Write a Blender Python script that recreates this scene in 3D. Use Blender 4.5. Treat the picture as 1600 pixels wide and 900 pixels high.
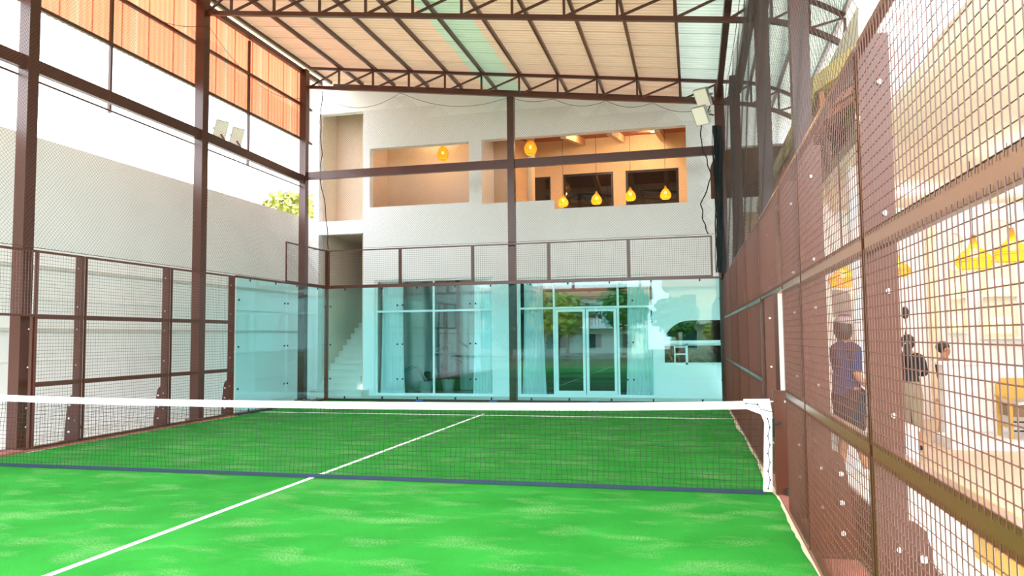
import bpy, math, random
from mathutils import Vector, Matrix
random.seed(7)
R = math.radians
for o in list(bpy.data.objects): bpy.data.objects.remove(o)
scn = bpy.context.scene
COL = scn.collection

# ------------------------------------------------------------------ camera
CAM = Vector((4.2486, -7.8988, 1.5598)); YAW, PITCH, ROLL = -.2364, .0653, -.0099
fw = Vector((math.sin(YAW)*math.cos(PITCH), math.cos(YAW)*math.cos(PITCH), math.sin(PITCH)))
rt0 = Vector((math.cos(YAW), -math.sin(YAW), 0)); up0 = rt0.cross(fw)
rt = rt0*math.cos(ROLL)+up0*math.sin(ROLL); up = -rt0*math.sin(ROLL)+up0*math.cos(ROLL)
cd = bpy.data.cameras.new('camera'); cam = bpy.data.objects.new('camera', cd); COL.objects.link(cam)
cd.sensor_width = 36; cd.lens = 1182.15/1600*36; cd.clip_start = .05; cd.clip_end = 300
mw = Matrix((rt, up, -fw)).transposed().to_4x4(); mw.translation = CAM; cam.matrix_world = mw
scn.camera = cam
# ------------------------------------------------------------------ world, sun, exposure
W = bpy.data.worlds.new('sky'); scn.world = W; W.use_nodes = True
nt = W.node_tree; bg = nt.nodes['Background']
tc = nt.nodes.new('ShaderNodeTexCoord'); sx = nt.nodes.new('ShaderNodeSeparateXYZ'); cr = nt.nodes.new('ShaderNodeValToRGB')
nt.links.new(tc.outputs['Generated'], sx.inputs[0]); nt.links.new(sx.outputs['Z'], cr.inputs[0]); nt.links.new(cr.outputs[0], bg.inputs[0])
cr.color_ramp.elements[0].color = (.90, .955, 1, 1); cr.color_ramp.elements[1].color = (.86, .93, 1, 1)
bg.inputs[1].default_value = 1.0
sd = bpy.data.lights.new('sun', 'SUN'); sd.energy = 1.5; sd.color = (1, .70, .42); sd.angle = R(5)
sun = bpy.data.objects.new('sun', sd); COL.objects.link(sun)
sun.rotation_euler = Vector((-.64, .74, .265)).to_track_quat('Z', 'Y').to_euler()
vs = scn.view_settings; vs.view_transform = 'Standard'; vs.look = 'None'; vs.gamma = 1; vs.use_curve_mapping = False
vs.exposure = 3.0

# ------------------------------------------------------------------ materials
MATS = {}
def nodes(name):
    m = bpy.data.materials.new(name); m.use_nodes = True; MATS[name] = m
    n = m.node_tree.nodes; return m, n, m.node_tree.links, n['Principled BSDF']
def mat(name, col, rough=.6, var=.12, scale=6., bump=0., metal=0., coat=0., stretch=None, spec=None):
    m, n, l, b = nodes(name)
    tcn = n.new('ShaderNodeTexCoord'); mp = n.new('ShaderNodeMapping'); nz = n.new('ShaderNodeTexNoise')
    l.new(tcn.outputs['Object'], mp.inputs[0]); l.new(mp.outputs[0], nz.inputs['Vector'])
    if stretch: mp.inputs['Scale'].default_value = stretch
    nz.inputs['Scale'].default_value = scale; nz.inputs['Detail'].default_value = 5
    mx = n.new('ShaderNodeMixRGB')
    mx.inputs[1].default_value = (*[c*(1-var) for c in col], 1); mx.inputs[2].default_value = (*[min(1, c*(1+var)) for c in col], 1)
    l.new(nz.outputs[0], mx.inputs[0]); l.new(mx.outputs[0], b.inputs['Base Color'])
    b.inputs['Roughness'].default_value = rough; b.inputs['Metallic'].default_value = metal
    if coat: b.inputs['Coat Weight'].default_value = coat; b.inputs['Coat Roughness'].default_value = .12
    if spec is not None: b.inputs['Specular IOR Level'].default_value = spec
    if bump:
        bp = n.new('ShaderNodeBump'); bp.inputs['Strength'].default_value = bump; bp.inputs['Distance'].default_value = .02
        l.new(nz.outputs[0], bp.inputs['Height']); l.new(bp.outputs[0], b.inputs['Normal'])
    return m
def translucent(name, col, frac=.5, transp=0., var=.06, scale=3.):
    m, n, l, b = nodes(name); out = n['Material Output']; n.remove(b)
    nz = n.new('ShaderNodeTexNoise'); nz.inputs['Scale'].default_value = scale
    tcn = n.new('ShaderNodeTexCoord'); l.new(tcn.outputs['Object'], nz.inputs['Vector'])
    mx = n.new('ShaderNodeMixRGB'); mx.inputs[1].default_value = (*[c*(1-var) for c in col], 1); mx.inputs[2].default_value = (*[min(1, c*(1+var)) for c in col], 1)
    l.new(nz.outputs[0], mx.inputs[0])
    d = n.new('ShaderNodeBsdfDiffuse'); t = n.new('ShaderNodeBsdfTranslucent'); s = n.new('ShaderNodeMixShader')
    l.new(mx.outputs[0], d.inputs[0]); l.new(mx.outputs[0], t.inputs[0]); s.inputs[0].default_value = frac
    l.new(d.outputs[0], s.inputs[1]); l.new(t.outputs[0], s.inputs[2]); last = s
    if transp:
        tr = n.new('ShaderNodeBsdfTransparent'); s2 = n.new('ShaderNodeMixShader'); s2.inputs[0].default_value = transp
        l.new(s.outputs[0], s2.inputs[1]); l.new(tr.outputs[0], s2.inputs[2]); last = s2
    l.new(last.outputs[0], out.inputs[0]); return m
def glass(name, tint, ior=1.6, rough=0.0):
    m, n, l, b = nodes(name); out = n['Material Output']; n.remove(b)
    tr = n.new('ShaderNodeBsdfTransparent'); tr.inputs[0].default_value = (*tint, 1)
    g = n.new('ShaderNodeBsdfGlossy'); g.inputs['Roughness'].default_value = rough
    f = n.new('ShaderNodeFresnel'); ge = n.new('ShaderNodeNewGeometry'); im = n.new('ShaderNodeMix')
    im.inputs['A'].default_value = ior; im.inputs['B'].default_value = 1/ior      # leaving a thin pane reflects as much as entering it
    l.new(ge.outputs['Backfacing'], im.inputs['Factor']); l.new(im.outputs['Result'], f.inputs[0])
    s = n.new('ShaderNodeMixShader'); l.new(f.outputs[0], s.inputs[0]); l.new(tr.outputs[0], s.inputs[1]); l.new(g.outputs[0], s.inputs[2])
    l.new(s.outputs[0], out.inputs[0]); return m
def emit(name, col, k):
    m, n, l, b = nodes(name)
    b.inputs['Base Color'].default_value = (*col, 1); b.inputs['Emission Color'].default_value = (*col, 1); b.inputs['Emission Strength'].default_value = k
    return m
def turf(name):
    m, n, l, b = nodes(name)
    tcn = n.new('ShaderNodeTexCoord')
    def noise(sc, det, st=None):
        mp = n.new('ShaderNodeMapping'); l.new(tcn.outputs['Object'], mp.inputs[0])
        if st: mp.inputs['Scale'].default_value = st
        z = n.new('ShaderNodeTexNoise'); z.inputs['Scale'].default_value = sc; z.inputs['Detail'].default_value = det; l.new(mp.outputs[0], z.inputs['Vector']); return z
    def ramp(src, a, b_, ca, cb):
        r = n.new('ShaderNodeValToRGB'); e = r.color_ramp.elements; e[0].position = a; e[1].position = b_; e[0].color = (*ca, 1); e[1].color = (*cb, 1)
        l.new(src.outputs[0], r.inputs[0]); return r
    fine = noise(170, 4); mid = noise(1.4, 5); sand = noise(2.6, 12, (.75, 1.4, 1)); sf = noise(60, 6)
    c1 = ramp(fine, .3, .72, (.005, .15, .009), (.034, .33, .038))
    c2 = ramp(mid, .35, .7, (.65, .8, .65), (1.25, 1.12, 1.2))
    mul = n.new('ShaderNodeMixRGB'); mul.blend_type = 'MULTIPLY'; mul.inputs[0].default_value = .8
    l.new(c1.outputs[0], mul.inputs[1]); l.new(c2.outputs[0], mul.inputs[2])
    sm = ramp(sand, .50, .80, (0, 0, 0), (.5, .5, .5)); sp = ramp(sf, .4, .62, (0, 0, 0), (1, 1, 1))
    mm = n.new('ShaderNodeMath'); mm.operation = 'MULTIPLY'; l.new(sm.outputs[0], mm.inputs[0]); l.new(sp.outputs[0], mm.inputs[1])
    mx = n.new('ShaderNodeMixRGB'); l.new(mm.outputs[0], mx.inputs[0]); l.new(mul.outputs[0], mx.inputs[1]); mx.inputs[2].default_value = (.40, .46, .26, 1)
    l.new(mx.outputs[0], b.inputs['Base Color']); b.inputs['Roughness'].default_value = .9; b.inputs['Specular IOR Level'].default_value = .15
    bp = n.new('ShaderNodeBump'); bp.inputs['Strength'].default_value = .6; bp.inputs['Distance'].default_value = .01
    l.new(fine.outputs[0], bp.inputs['Height']); l.new(bp.outputs[0], b.inputs['Normal']); return m
turf('turf')
mat('line', (.88, .90, .86), .8, .08, 60, .2)
mat('sand', (.72, .62, .42), .95, .25, 40, .4)
mat('brown', (.075, .018, .008), .32, .10, 5, 0, 0, .15)
mat('wire', (.10, .032, .02), .35, .08, 5, 0, 0, .2)
mat('plaster', (.86, .86, .86), .85, .03, 1.4, .05)
mat('beige_plaster', (.76, .60, .48), .85, .06, 2, .05)
mat('warm_plaster', (.86, .68, .48), .85, .06, 2, .05)
mat('cream_wall', (.80, .70, .56), .85, .05, 1.5, .05)
mat('concrete', (.62, .60, .56), .9, .15, 3, .1)
mat('red_slab', (.30, .10, .075), .8, .2, 7, .2)
mat('white_frame', (.86, .88, .88), .4, .03, 4)
mat('step_stone', (.70, .68, .62), .7, .08, 4, .05)
mat('cord', (.018, .017, .02), .8, .2, 20)
mat('rope', (.05, .042, .04), .8, .2, 20)
mat('green_net', (.012, .022, .022), .9, .3, 20)
mat('tape', (.90, .90, .90), .6, .03, 30)
mat('navy', (.012, .03, .06), .6, .2, 20)
mat('pale_red', (.75, .40, .42), .7, .15, 60)
mat('black', (.012, .012, .013), .5, .2, 10)
mat('steel', (.62, .62, .62), .3, .05, 10, 0, .9)
mat('lamp_grey', (.42, .41, .36), .4, .06, 8, 0, .3)
mat('blue_rubber', (.02, .12, .4), .6, .1, 10)
mat('curtain', (.93, .96, .97), .9, .05, 8)
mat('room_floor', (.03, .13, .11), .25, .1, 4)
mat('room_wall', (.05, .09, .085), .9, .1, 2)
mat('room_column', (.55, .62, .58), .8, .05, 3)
mat('thatch', (.42, .31, .13), .95, .45, 30, .6, stretch=(1, 1, 6))
mat('thatch_dark', (.34, .10, .04), .95, .5, 40, .6, stretch=(6, 1, 1))
mat('rafter', (.66, .44, .26), .6, .1, 5)
mat('dark_wood', (.16, .08, .042), .6, .3, 9, .1, stretch=(1, 8, 1))
mat('tan_wood', (.55, .36, .22), .6, .2, 8, .1, stretch=(8, 8, .6))
mat('tile_floor', (.62, .47, .34), .5, .08, 3)
mat('white_floor', (.82, .79, .76), .8, .05, 3)
mat('yellow_wood', (.62, .36, .05), .5, .15, 10, .05, stretch=(8, 1, 1))
mat('seat_brown', (.24, .15, .08), .7, .1, 10)
mat('grey_wall', (.36, .34, .31), .85, .06, 3)
mat('yellow_shelf', (.85, .72, .30), .6, .05, 5)
mat('skin', (.42, .20, .11), .55, .08, 14)
mat('hair', (.012, .009, .008), .5, .3, 40)
mat('blue_shirt', (.022, .025, .085), .9, .35, 14)
mat('black_cloth', (.014, .014, .017), .85, .2, 14)
mat('skirt', (.24, .20, .13), .9, .08, 18)
mat('shoe', (.75, .74, .72), .6, .1, 20)
mat('cap_cloth', (.45, .36, .33), .9, .4, 30)
mat('cap_purple', (.18, .03, .12), .9, .2, 20)
mat('leaf', (.07, .19, .03), .6, .5, 4); mat('leaf_yellow', (.32, .33, .05), .6, .4, 4); mat('leaf_dark', (.012, .05, .025), .4, .3, 4)
mat('bark', (.14, .09, .05), .9, .3, 12, .3)
mat('terracotta', (.45, .17, .09), .8, .2, 8); mat('house_cream', (.75, .62, .44), .85, .06, 2); mat('house_white', (.82, .82, .80), .85, .04, 2)
mat('pot', (.55, .55, .52), .6, .08, 6); mat('dark_glass_frame', (.014, .010, .009), .4, .2, 6)
mat('hedge_ground', (.12, .16, .06), .95, .3, 2)
glass('court_glass', (.75, .975, .985), 1.55); glass('window_glass', (.94, .985, .985), 1.8); glass('dark_glass', (.5, .45, .36), 1.7)
translucent('sheet_peach', (.90, .63, .48), .05); translucent('sheet_mint_bounce', (.66, .75, .60), .05); translucent('sheet_white_bounce', (.82, .87, .82), .065)
translucent('clad_orange', (.93, .40, .25), .18); translucent('clad_mint', (.62, .48, .34), .18)
translucent('rattan', (.90, .40, .03), .7, .12, .3, 60)
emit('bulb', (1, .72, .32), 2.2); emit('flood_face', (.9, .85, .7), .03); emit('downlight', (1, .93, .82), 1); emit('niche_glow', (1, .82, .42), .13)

# ------------------------------------------------------------------ mesh helpers
class MB:
    def __init__(s): s.v = []; s.f = []; s.m = []; s.cur = 0
    def add(s, vs_, fs):
        n = len(s.v); s.v += [tuple(v) for v in vs_]
        for f in fs: s.f.append(tuple(i+n for i in f)); s.m.append(s.cur)
        return s
    def box(s, x0, x1, y0, y1, z0, z1):
        return s.add([(x0,y0,z0),(x1,y0,z0),(x1,y1,z0),(x0,y1,z0),(x0,y0,z1),(x1,y0,z1),(x1,y1,z1),(x0,y1,z1)],
                     [(3,2,1,0),(4,5,6,7),(0,1,5,4),(1,2,6,5),(2,3,7,6),(3,0,4,7)])
    def bar(s, p, q, w, h, upv=(0,0,1)):      # rectangular bar from p to q, w sideways, h along up
        p, q = Vector(p), Vector(q); d = (q-p).normalized(); u = Vector(upv)
        if abs(d.dot(u)) > .98: u = Vector((0,1,0))
        sd_ = d.cross(u).normalized(); u = sd_.cross(d)
        a, b = sd_*w/2, u*h/2
        vs_ = [p-a-b, p+a-b, p+a+b, p-a+b, q-a-b, q+a-b, q+a+b, q-a+b]
        return s.add(vs_, [(0,1,2,3),(7,6,5,4),(4,5,1,0),(5,6,2,1),(6,7,3,2),(7,4,0,3)])
    def tube(s, pts, r, n=6, cap=True):
        pts = [Vector(p) for p in pts]; rs = r if isinstance(r, (list, tuple)) else [r]*len(pts)
        base = len(s.v); pu = None
        for i, p in enumerate(pts):
            d = (pts[min(i+1, len(pts)-1)]-pts[max(i-1, 0)])
            d = d.normalized() if d.length > 1e-9 else Vector((0,0,1))
            if pu is None:
                pu = Vector((0,0,1)) if abs(d.z) < .9 else Vector((1,0,0))
            a = d.cross(pu).normalized(); pu = a.cross(d)
            for k in range(n):
                t = 2*math.pi*k/n; s.v.append(tuple(p+a*math.cos(t)*rs[i]+pu*math.sin(t)*rs[i]))
        for i in range(len(pts)-1):
            for k in range(n):
                k2 = (k+1) % n; s.f.append((base+i*n+k, base+i*n+k2, base+(i+1)*n+k2, base+(i+1)*n+k)); s.m.append(s.cur)
        if cap and n > 2:
            s.f.append(tuple(base+k for k in reversed(range(n)))); s.m.append(s.cur)
            e = base+(len(pts)-1)*n; s.f.append(tuple(e+k for k in range(n))); s.m.append(s.cur)
        return s
    def lathe(s, c, prof, n=16, cap=False):
        base = len(s.v); c = Vector(c)
        for r, z in prof:
            for k in range(n):
                t = 2*math.pi*k/n; s.v.append((c.x+r*math.cos(t), c.y+r*math.sin(t), c.z+z))
        for i in range(len(prof)-1):
            for k in range(n):
                k2 = (k+1) % n; s.f.append((base+i*n+k, base+i*n+k2, base+(i+1)*n+k2, base+(i+1)*n+k)); s.m.append(s.cur)
        if cap:
            s.f.append(tuple(base+k for k in reversed(range(n)))); s.m.append(s.cur)
            e = base+(len(prof)-1)*n; s.f.append(tuple(e+k for k in range(n))); s.m.append(s.cur)
        return s
    def prism(s, poly, axis, a0, a1):          # polygon in the two other axes, extruded along axis
        n = len(poly)
        def P(u, w, a): return {'x': (a,u,w), 'y': (u,a,w), 'z': (u,w,a)}[axis]
        vs_ = [P(u,w,a0) for u,w in poly]+[P(u,w,a1) for u,w in poly]
        fs = [tuple(reversed(range(n))), tuple(range(n,2*n))]+[(i,(i+1)%n,n+(i+1)%n,n+i) for i in range(n)]
        if axis == 'y': fs = [tuple(reversed(f)) for f in fs]
        return s.add(vs_, fs)
    def disc(s, c, d, r, h, n=10):
        c, d = Vector(c), Vector(d).normalized(); return s.tube([c, c+d*h], r, n)
    def blob(s, c, r, nu=12, nv=8, fn=None):
        base = len(s.v); c = Vector(c)
        for j in range(nv+1):
            ph = math.pi*j/nv
            for i in range(nu):
                t = 2*math.pi*i/nu
                p = Vector((math.sin(ph)*math.cos(t), math.sin(ph)*math.sin(t), math.cos(ph)))
                if fn: p = fn(p)
                s.v.append((c.x+p.x*r[0], c.y+p.y*r[1], c.z+p.z*r[2]))
        for j in range(nv):
            for i in range(nu):
                i2 = (i+1) % nu; s.f.append((base+j*nu+i, base+(j+1)*nu+i, base+(j+1)*nu+i2, base+j*nu+i2)); s.m.append(s.cur)
        return s
def wloc(o):
    v = Vector(o.location)
    while o.parent: o = o.parent; v += Vector(o.location)
    return v
def tag(o, label=None, cat=None, group=None, kind=None):
    if label: o['label'] = label
    if cat: o['category'] = cat
    if group: o['group'] = group
    if kind: o['kind'] = kind
    return o
def obj(name, mb, mats, parent=None, label=None, cat=None, group=None, kind=None, smooth=False):
    me = bpy.data.meshes.new(name)
    if parent: off = wloc(parent)
    else:
        xs = [v[0] for v in mb.v]; ys = [v[1] for v in mb.v]; zs = [v[2] for v in mb.v]
        off = Vector(((min(xs)+max(xs))/2, (min(ys)+max(ys))/2, min(zs)))
    me.from_pydata([(v[0]-off.x, v[1]-off.y, v[2]-off.z) for v in mb.v], [], mb.f)
    for m in ([mats] if isinstance(mats, str) else mats): me.materials.append(MATS[m])
    if any(mb.m): me.polygons.foreach_set('material_index', mb.m)
    if smooth: me.polygons.foreach_set('use_smooth', [True]*len(me.polygons))
    me.update()
    o = bpy.data.objects.new(name, me); COL.objects.link(o)
    if parent: o.parent = parent
    else: o.location = off
    return tag(o, label, cat, group, kind)
def thing(name, loc, label, cat, group=None, kind=None):
    o = bpy.data.objects.new(name, None); COL.objects.link(o); o.location = loc; o.empty_display_size = .1
    return tag(o, label, cat, group, kind)
def rep(o, parent, off):                        # a part copied with shared mesh
    c = o.copy(); COL.objects.link(c); c.parent = parent; c.location = Vector(o.location)+Vector(off); return c
def copy_tree(o, loc, label):
    r = o.copy(); COL.objects.link(r); r.location = loc; r['label'] = label
    for ch in o.children:
        c = ch.copy(); COL.objects.link(c); c.parent = r
        for g in ch.children:
            d = g.copy(); COL.objects.link(d); d.parent = c
    return r
ORD = ['first', 'second', 'third', 'fourth', 'fifth', 'sixth', 'seventh', 'eighth', 'ninth', 'tenth']
def xr(y): return 5-.009*max(y, 0)              # right-hand fence line

# ================================================================== THE SETTING
# court floor with lines
mb = MB().add([(-5,-10,0),(5,-10,0),(5,0,0),(xr(10),10,0),(-5,10,0),(-5,-10,-.1),(5,-10,-.1),(5,0,-.1),(xr(10),10,-.1),(-5,10,-.1)],
              [(0,1,2,3,4),(9,8,7,6,5),(0,5,6,1),(1,6,7,2),(2,7,8,3),(3,8,9,4),(4,9,5,0)])
court = obj('floor', mb, 'turf', label='green artificial turf floor of the padel court', kind='structure')
obj('court_line', MB().box(-.027,.027,-6.95,7.15,.0,.004), 'line', court)
obj('court_line', MB().box(-4.97,4.93,6.90,6.95,.0,.0036), 'line', court)
obj('court_line', MB().box(-4.97,4.97,-6.95,-6.90,.0,.0036), 'line', court)
def edge_w(y, k): return k*(.6+.5*math.sin(y*1.9)*math.sin(y*.7+1)+.10*math.sin(y*5.1+math.sin(y*3))+.06*math.sin(y*17.7+2*math.sin(y*4.3)))
mb = MB(); N = 360
for i in range(N):
    y0, y1 = -8+18*i/N, -8+18*(i+1)/N
    mb.add([(xr(y0)-max(.01,edge_w(y0,.06)),y0,.003),(xr(y0),y0,.003),(xr(y1),y1,.003),(xr(y1)-max(.01,edge_w(y1,.06)),y1,.003)], [(0,1,2,3)])
obj('sand_edge', mb, 'sand', court, label='loose pale sand along the right edge of the turf')
mb = MB(); N = 180
for i in range(N):
    y0, y1 = 1+9*i/N, 1+9*(i+1)/N
    mb.add([(-5,y0,.003),(-5+max(.008,edge_w(y0,.04)),y0,.003),(-5+max(.008,edge_w(y1,.04)),y1,.003),(-5,y1,.003)], [(0,1,2,3)])
obj('sand_edge', mb, 'sand', court, label='thin sand along the left edge of the turf')
# ground around
obj('floor', MB().box(-6.6,-5.002,-10,11.8,-.12,-.01), 'concrete', label='pale concrete path between left fence and white wall', kind='structure')
obj('floor', MB().box(-5.0,5.0,10.004,11.8,-.12,-.012), 'concrete', label='pale concrete strip between back glass and house', kind='structure')
obj('trim_1', MB().box(-5.32,-5.004,-10,10.3,-.01,.03), 'red_slab', label='reddish brown concrete kerb under the left fence', kind='structure')
mb = MB(); mb.add([(5.004,-10,.012),(5.30,-10,.012),(5.30,10.3,.012),(xr(10)+.006,10.3,.012),(5.004,0,.012),(5.004,-10,-.1),(5.30,-10,-.1),(5.30,10.3,-.1),(xr(10)+.006,10.3,-.1),(5.004,0,-.1)],
    [(0,1,2,3,4),(9,8,7,6,5),(0,5,6,1),(1,6,7,2),(2,7,8,3),(3,8,9,4),(4,9,5,0)])
obj('trim_2', mb, 'red_slab', label='reddish brown concrete kerb under the right fence', kind='structure')
obj('floor', MB().box(5.304,6.8,-10,12.5,-.14,-.03), 'white_floor', label='white walkway beside the right fence', kind='structure')
obj('floor', MB().box(6.804,14,-4,11.8,-.14,0), 'tile_floor', label='beige floor of the cafe beyond the right fence', kind='structure')
obj('ground', MB().box(-60,60,-70,-10.004,-.3,-.12), 'hedge_ground', label='rough green ground behind the near end of the court', kind='structure')
obj('ground', MB().box(-60,-6.9,-9.9,70,-.3,-.12), 'hedge_ground', label='rough ground outside the left boundary wall', kind='structure')
# left boundary wall with two grooved bands
wl = obj('wall_left', MB().box(-6.9,-6.6,-10,12.05,-.12,5.06).box(-6.6,-6.362,11.8,12.05,-.12,5.04), 'plaster', label='tall white plastered boundary wall left of the court', kind='structure')
for z, nm in ((2.84,'upper'),(1.77,'lower')):
    obj('trim_band', MB().box(-6.6,-6.56,-10,11.7,z-.03,z+.03), 'concrete', wl, label=nm+' horizontal band on the white wall')
for z0 in (.6, 1.25, 2.3):
    obj('trim_band', MB().box(-6.6,-6.575,-10,11.7,z0-.012,z0+.012), 'plaster', wl)

# house facade with openings
def wall_y(y0, y1, x0, x1, z0, z1, holes, mb=None):
    mb = mb or MB()
    xs = sorted({x0,x1,*[h[0] for h in holes],*[h[1] for h in holes]}); zs = sorted({z0,z1,*[h[2] for h in holes],*[h[3] for h in holes]})
    nx, nz = len(xs)-1, len(zs)-1
    def solid(i, k):
        if i < 0 or k < 0 or i >= nx or k >= nz: return False
        cx, cz = (xs[i]+xs[i+1])/2, (zs[k]+zs[k+1])/2
        return not any(h[0] < cx < h[1] and h[2] < cz < h[3] for h in holes)
    for i in range(nx):
        for k in range(nz):
            if not solid(i, k): continue
            a, b, c, d = xs[i], xs[i+1], zs[k], zs[k+1]
            q = [(a,y0,c),(b,y0,c),(b,y0,d),(a,y0,d),(a,y1,c),(b,y1,c),(b,y1,d),(a,y1,d)]
            f = [(0,1,2,3),(5,4,7,6)]
            if not solid(i-1,k): f.append((4,0,3,7))
            if not solid(i+1,k): f.append((1,5,6,2))
            if not solid(i,k-1): f.append((4,5,1,0))
            if not solid(i,k+1): f.append((3,2,6,7))
            mb.add(q, f)
    return mb
FY = 11.8
W1 = (-4.47,-1.03,0,3.2); W2 = (-.35,3.24,0,3.15); AW = (3.43,5.75,.83,1.95)
holes = [(-6.2,-4.81,4.93,8.07), (-6.2,-4.81,-.2,4.55), W1, W2, AW,
         (-4.62,-1.68,5.27,6.96), (-1.32,4.14,5.21,6.98), (.665,4.14,4.97,5.3), (4.73,6.7,5.02,6.33)]
mb = wall_y(FY, FY+.25, -6.36, 9.5, -.12, 9.3, holes)
def spandrel(mb, cx, cz, r, sx_, y0, y1, n=8):   # rounded upper corner: fills the corner outside a quarter circle
    pts = [(cx+sx_*r, cz+r)]+[(cx+sx_*r*math.cos(t), cz+r*math.sin(t)) for t in [math.pi/2*i/n for i in range(n+1)]]
    if sx_ < 0: pts = pts[::-1]
    for i in range(len(pts)-1):
        a, b, c = (pts[0], pts[i], pts[i+1]) if sx_ > 0 else (pts[-1], pts[i], pts[i+1])
        if a in (b, c): continue
        mb.prism([a, b, c], 'y', y0, y1)
spandrel(mb, 3.43+.7, 1.95-.7, .7, -1, FY+.002, FY+.248)
spandrel(mb, 4.73+.55, 6.33-.55, .55, -1, FY+.002, FY+.248)
wb = obj('wall_back', mb, 'plaster', label='white plastered two-storey house front behind the back glass', kind='structure')
obj('ceiling', MB().box(-6.36,9.5,12.052,17.6,9.0,9.2), 'beige_plaster', label='flat roof slab of the house', kind='structure')
# --- upper floor interior
up_ = [('wall_room', MB().box(-4.8,-.85,13.5,13.65,4.9,8.2), 'beige_plaster', 'beige inner wall of the upper terrace'),
       ('wall_room', MB().box(-1.58,-1.42,12.05,13.5,4.9,8.2), 'plaster', 'short partition wall between the two upper openings'),
       ('wall_room', MB().box(-1.0,-.85,13.655,16.0,4.9,8.2), 'warm_plaster', 'warm side wall of the upper room'),
       ('floor', MB().box(-6.3,9.4,12.05,17.5,4.6,4.9), 'tile_floor', 'upper storey floor slab of the house'),
       ('wall_room', MB().box(-4.95,-4.8,12.05,13.65,-.1,8.2), 'beige_plaster', 'beige wall beside the stairwell')]
for nm, m_, mt, lb in up_: obj(nm, m_, mt, label=lb, kind='structure')
mb = wall_y(16.0, 16.15, -1.0, 4.6, 4.9, 8.4, [(-.84,-.19,5.3,6.76),(.23,1.84,5.2,6.80),(2.23,3.87,5.2,6.80)])
obj('wall_room', mb, 'warm_plaster', label='warm lit back wall of the upper room with dark windows', kind='structure')
obj('wall_room', MB().box(4.45,4.6,12.05,16.0,4.9,8.4), 'warm_plaster', label='warm right side wall of the upper room', kind='structure')
mb = MB(); mb.add([(-1.4,12.05,7.15),(4.6,12.05,7.15),(4.6,16,7.92),(-1.4,16,7.92),(-1.4,12.05,7.35),(4.6,12.05,7.35),(4.6,16,8.12),(-1.4,16,8.12)],
                  [(3,2,1,0),(4,5,6,7),(0,1,5,4),(1,2,6,5),(2,3,7,6),(3,0,4,7)])
ce = obj('ceiling', mb, 'thatch_dark', label='sloping red brown thatch ceiling of the upper room', kind='structure')
for x in (.9, 2.15, 3.4): obj('rafter', MB().bar((x,12.1,7.05),(x,15.95,7.80),.15,.22), 'rafter', ce)
obj('ceiling', MB().box(-4.8,-1.6,12.05,13.5,7.9,8.1), 'beige_plaster', label='flat ceiling over the left upper opening', kind='structure')
def framed(name, x0, x1, z0, z1, y, fmat, gmat, t, vs_=(), hs=(), label=None, d=.06, vspan=None):
    w = thing(name, ((x0+x1)/2, y, z0), label, None, kind='structure')
    fr = MB(); fr.box(x0,x0+t,y,y+d,z0,z1).box(x1-t,x1,y,y+d,z0,z1).box(x0+t,x1-t,y,y+d,z1-t,z1).box(x0+t,x1-t,y,y+d,z0,z0+t)
    obj('window_frame', fr, fmat, w)
    cx = [x0+t]+[v for v in vs_]+[x1-t]
    for v in vs_: obj('mullion', MB().box(v-t/2,v+t/2,y+.003,y+d-.003,z0+t,z1-t), fmat, w)
    cz = [z0+t]+list(hs)+[z1-t]
    for h in hs: obj('transom', MB().box(x0+t,x1-t,y+.006,y+d-.006,h-t/2,h+t/2), fmat, w)
    for i in range(len(cx)-1):
        for k in range(len(cz)-1):
            obj('pane', MB().box(cx[i]+.005,cx[i+1]-.005,y+d/2-.004,y+d/2+.004,cz[k]+.005,cz[k+1]-.005), gmat, w)
    return w
framed('window_6', -.84,-.19,5.3,6.76,16.02,'dark_glass_frame','dark_glass',.05,label='dark framed small inner window behind the round column')
framed('window_4', .23,1.84,5.2,6.8,16.02,'dark_glass_frame','dark_glass',.07,label='dark framed inner window of the upper room, left one')
framed('window_5', 2.23,3.87,5.2,6.8,16.02,'dark_glass_frame','dark_glass',.07,label='dark framed inner window of the upper room, right one')
mb = MB().box(-1.0,4.6,17.4,17.5,4.9,6.2); mb.cur = 1; mb.box(-1.0,4.6,17.4,17.5,6.2,8.4)
obj('wall_room', mb, ['yellow_wood','dark_wood'], label='olive and dark brown wall behind the inner windows', kind='structure')
obj('wall_room', MB().lathe((-.36,13.75,4.9),[(.12,0),(.12,2.7)],20,True), 'warm_plaster', label='round plaster column inside the right upper opening', kind='structure', smooth=False)
# room behind arched opening on the right
mb = MB().box(4.7,9.4,14.4,14.5,4.9,8.2)
wd = obj('wall_room', mb, 'dark_wood', label='brown wooden wall inside the arched upper opening', kind='structure')
for i in range(9): obj('board', MB().box(4.72+i*.25,4.72+i*.25+.235,14.36,14.4,4.95,7.4), 'dark_wood', wd)
obj('brace', MB().bar((5.0,14.33,5.6),(6.7,14.33,6.15),.05,.05), 'dark_wood', wd); obj('brace', MB().bar((5.0,14.33,5.9),(6.7,14.33,5.5),.05,.05), 'dark_wood', wd)
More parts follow.
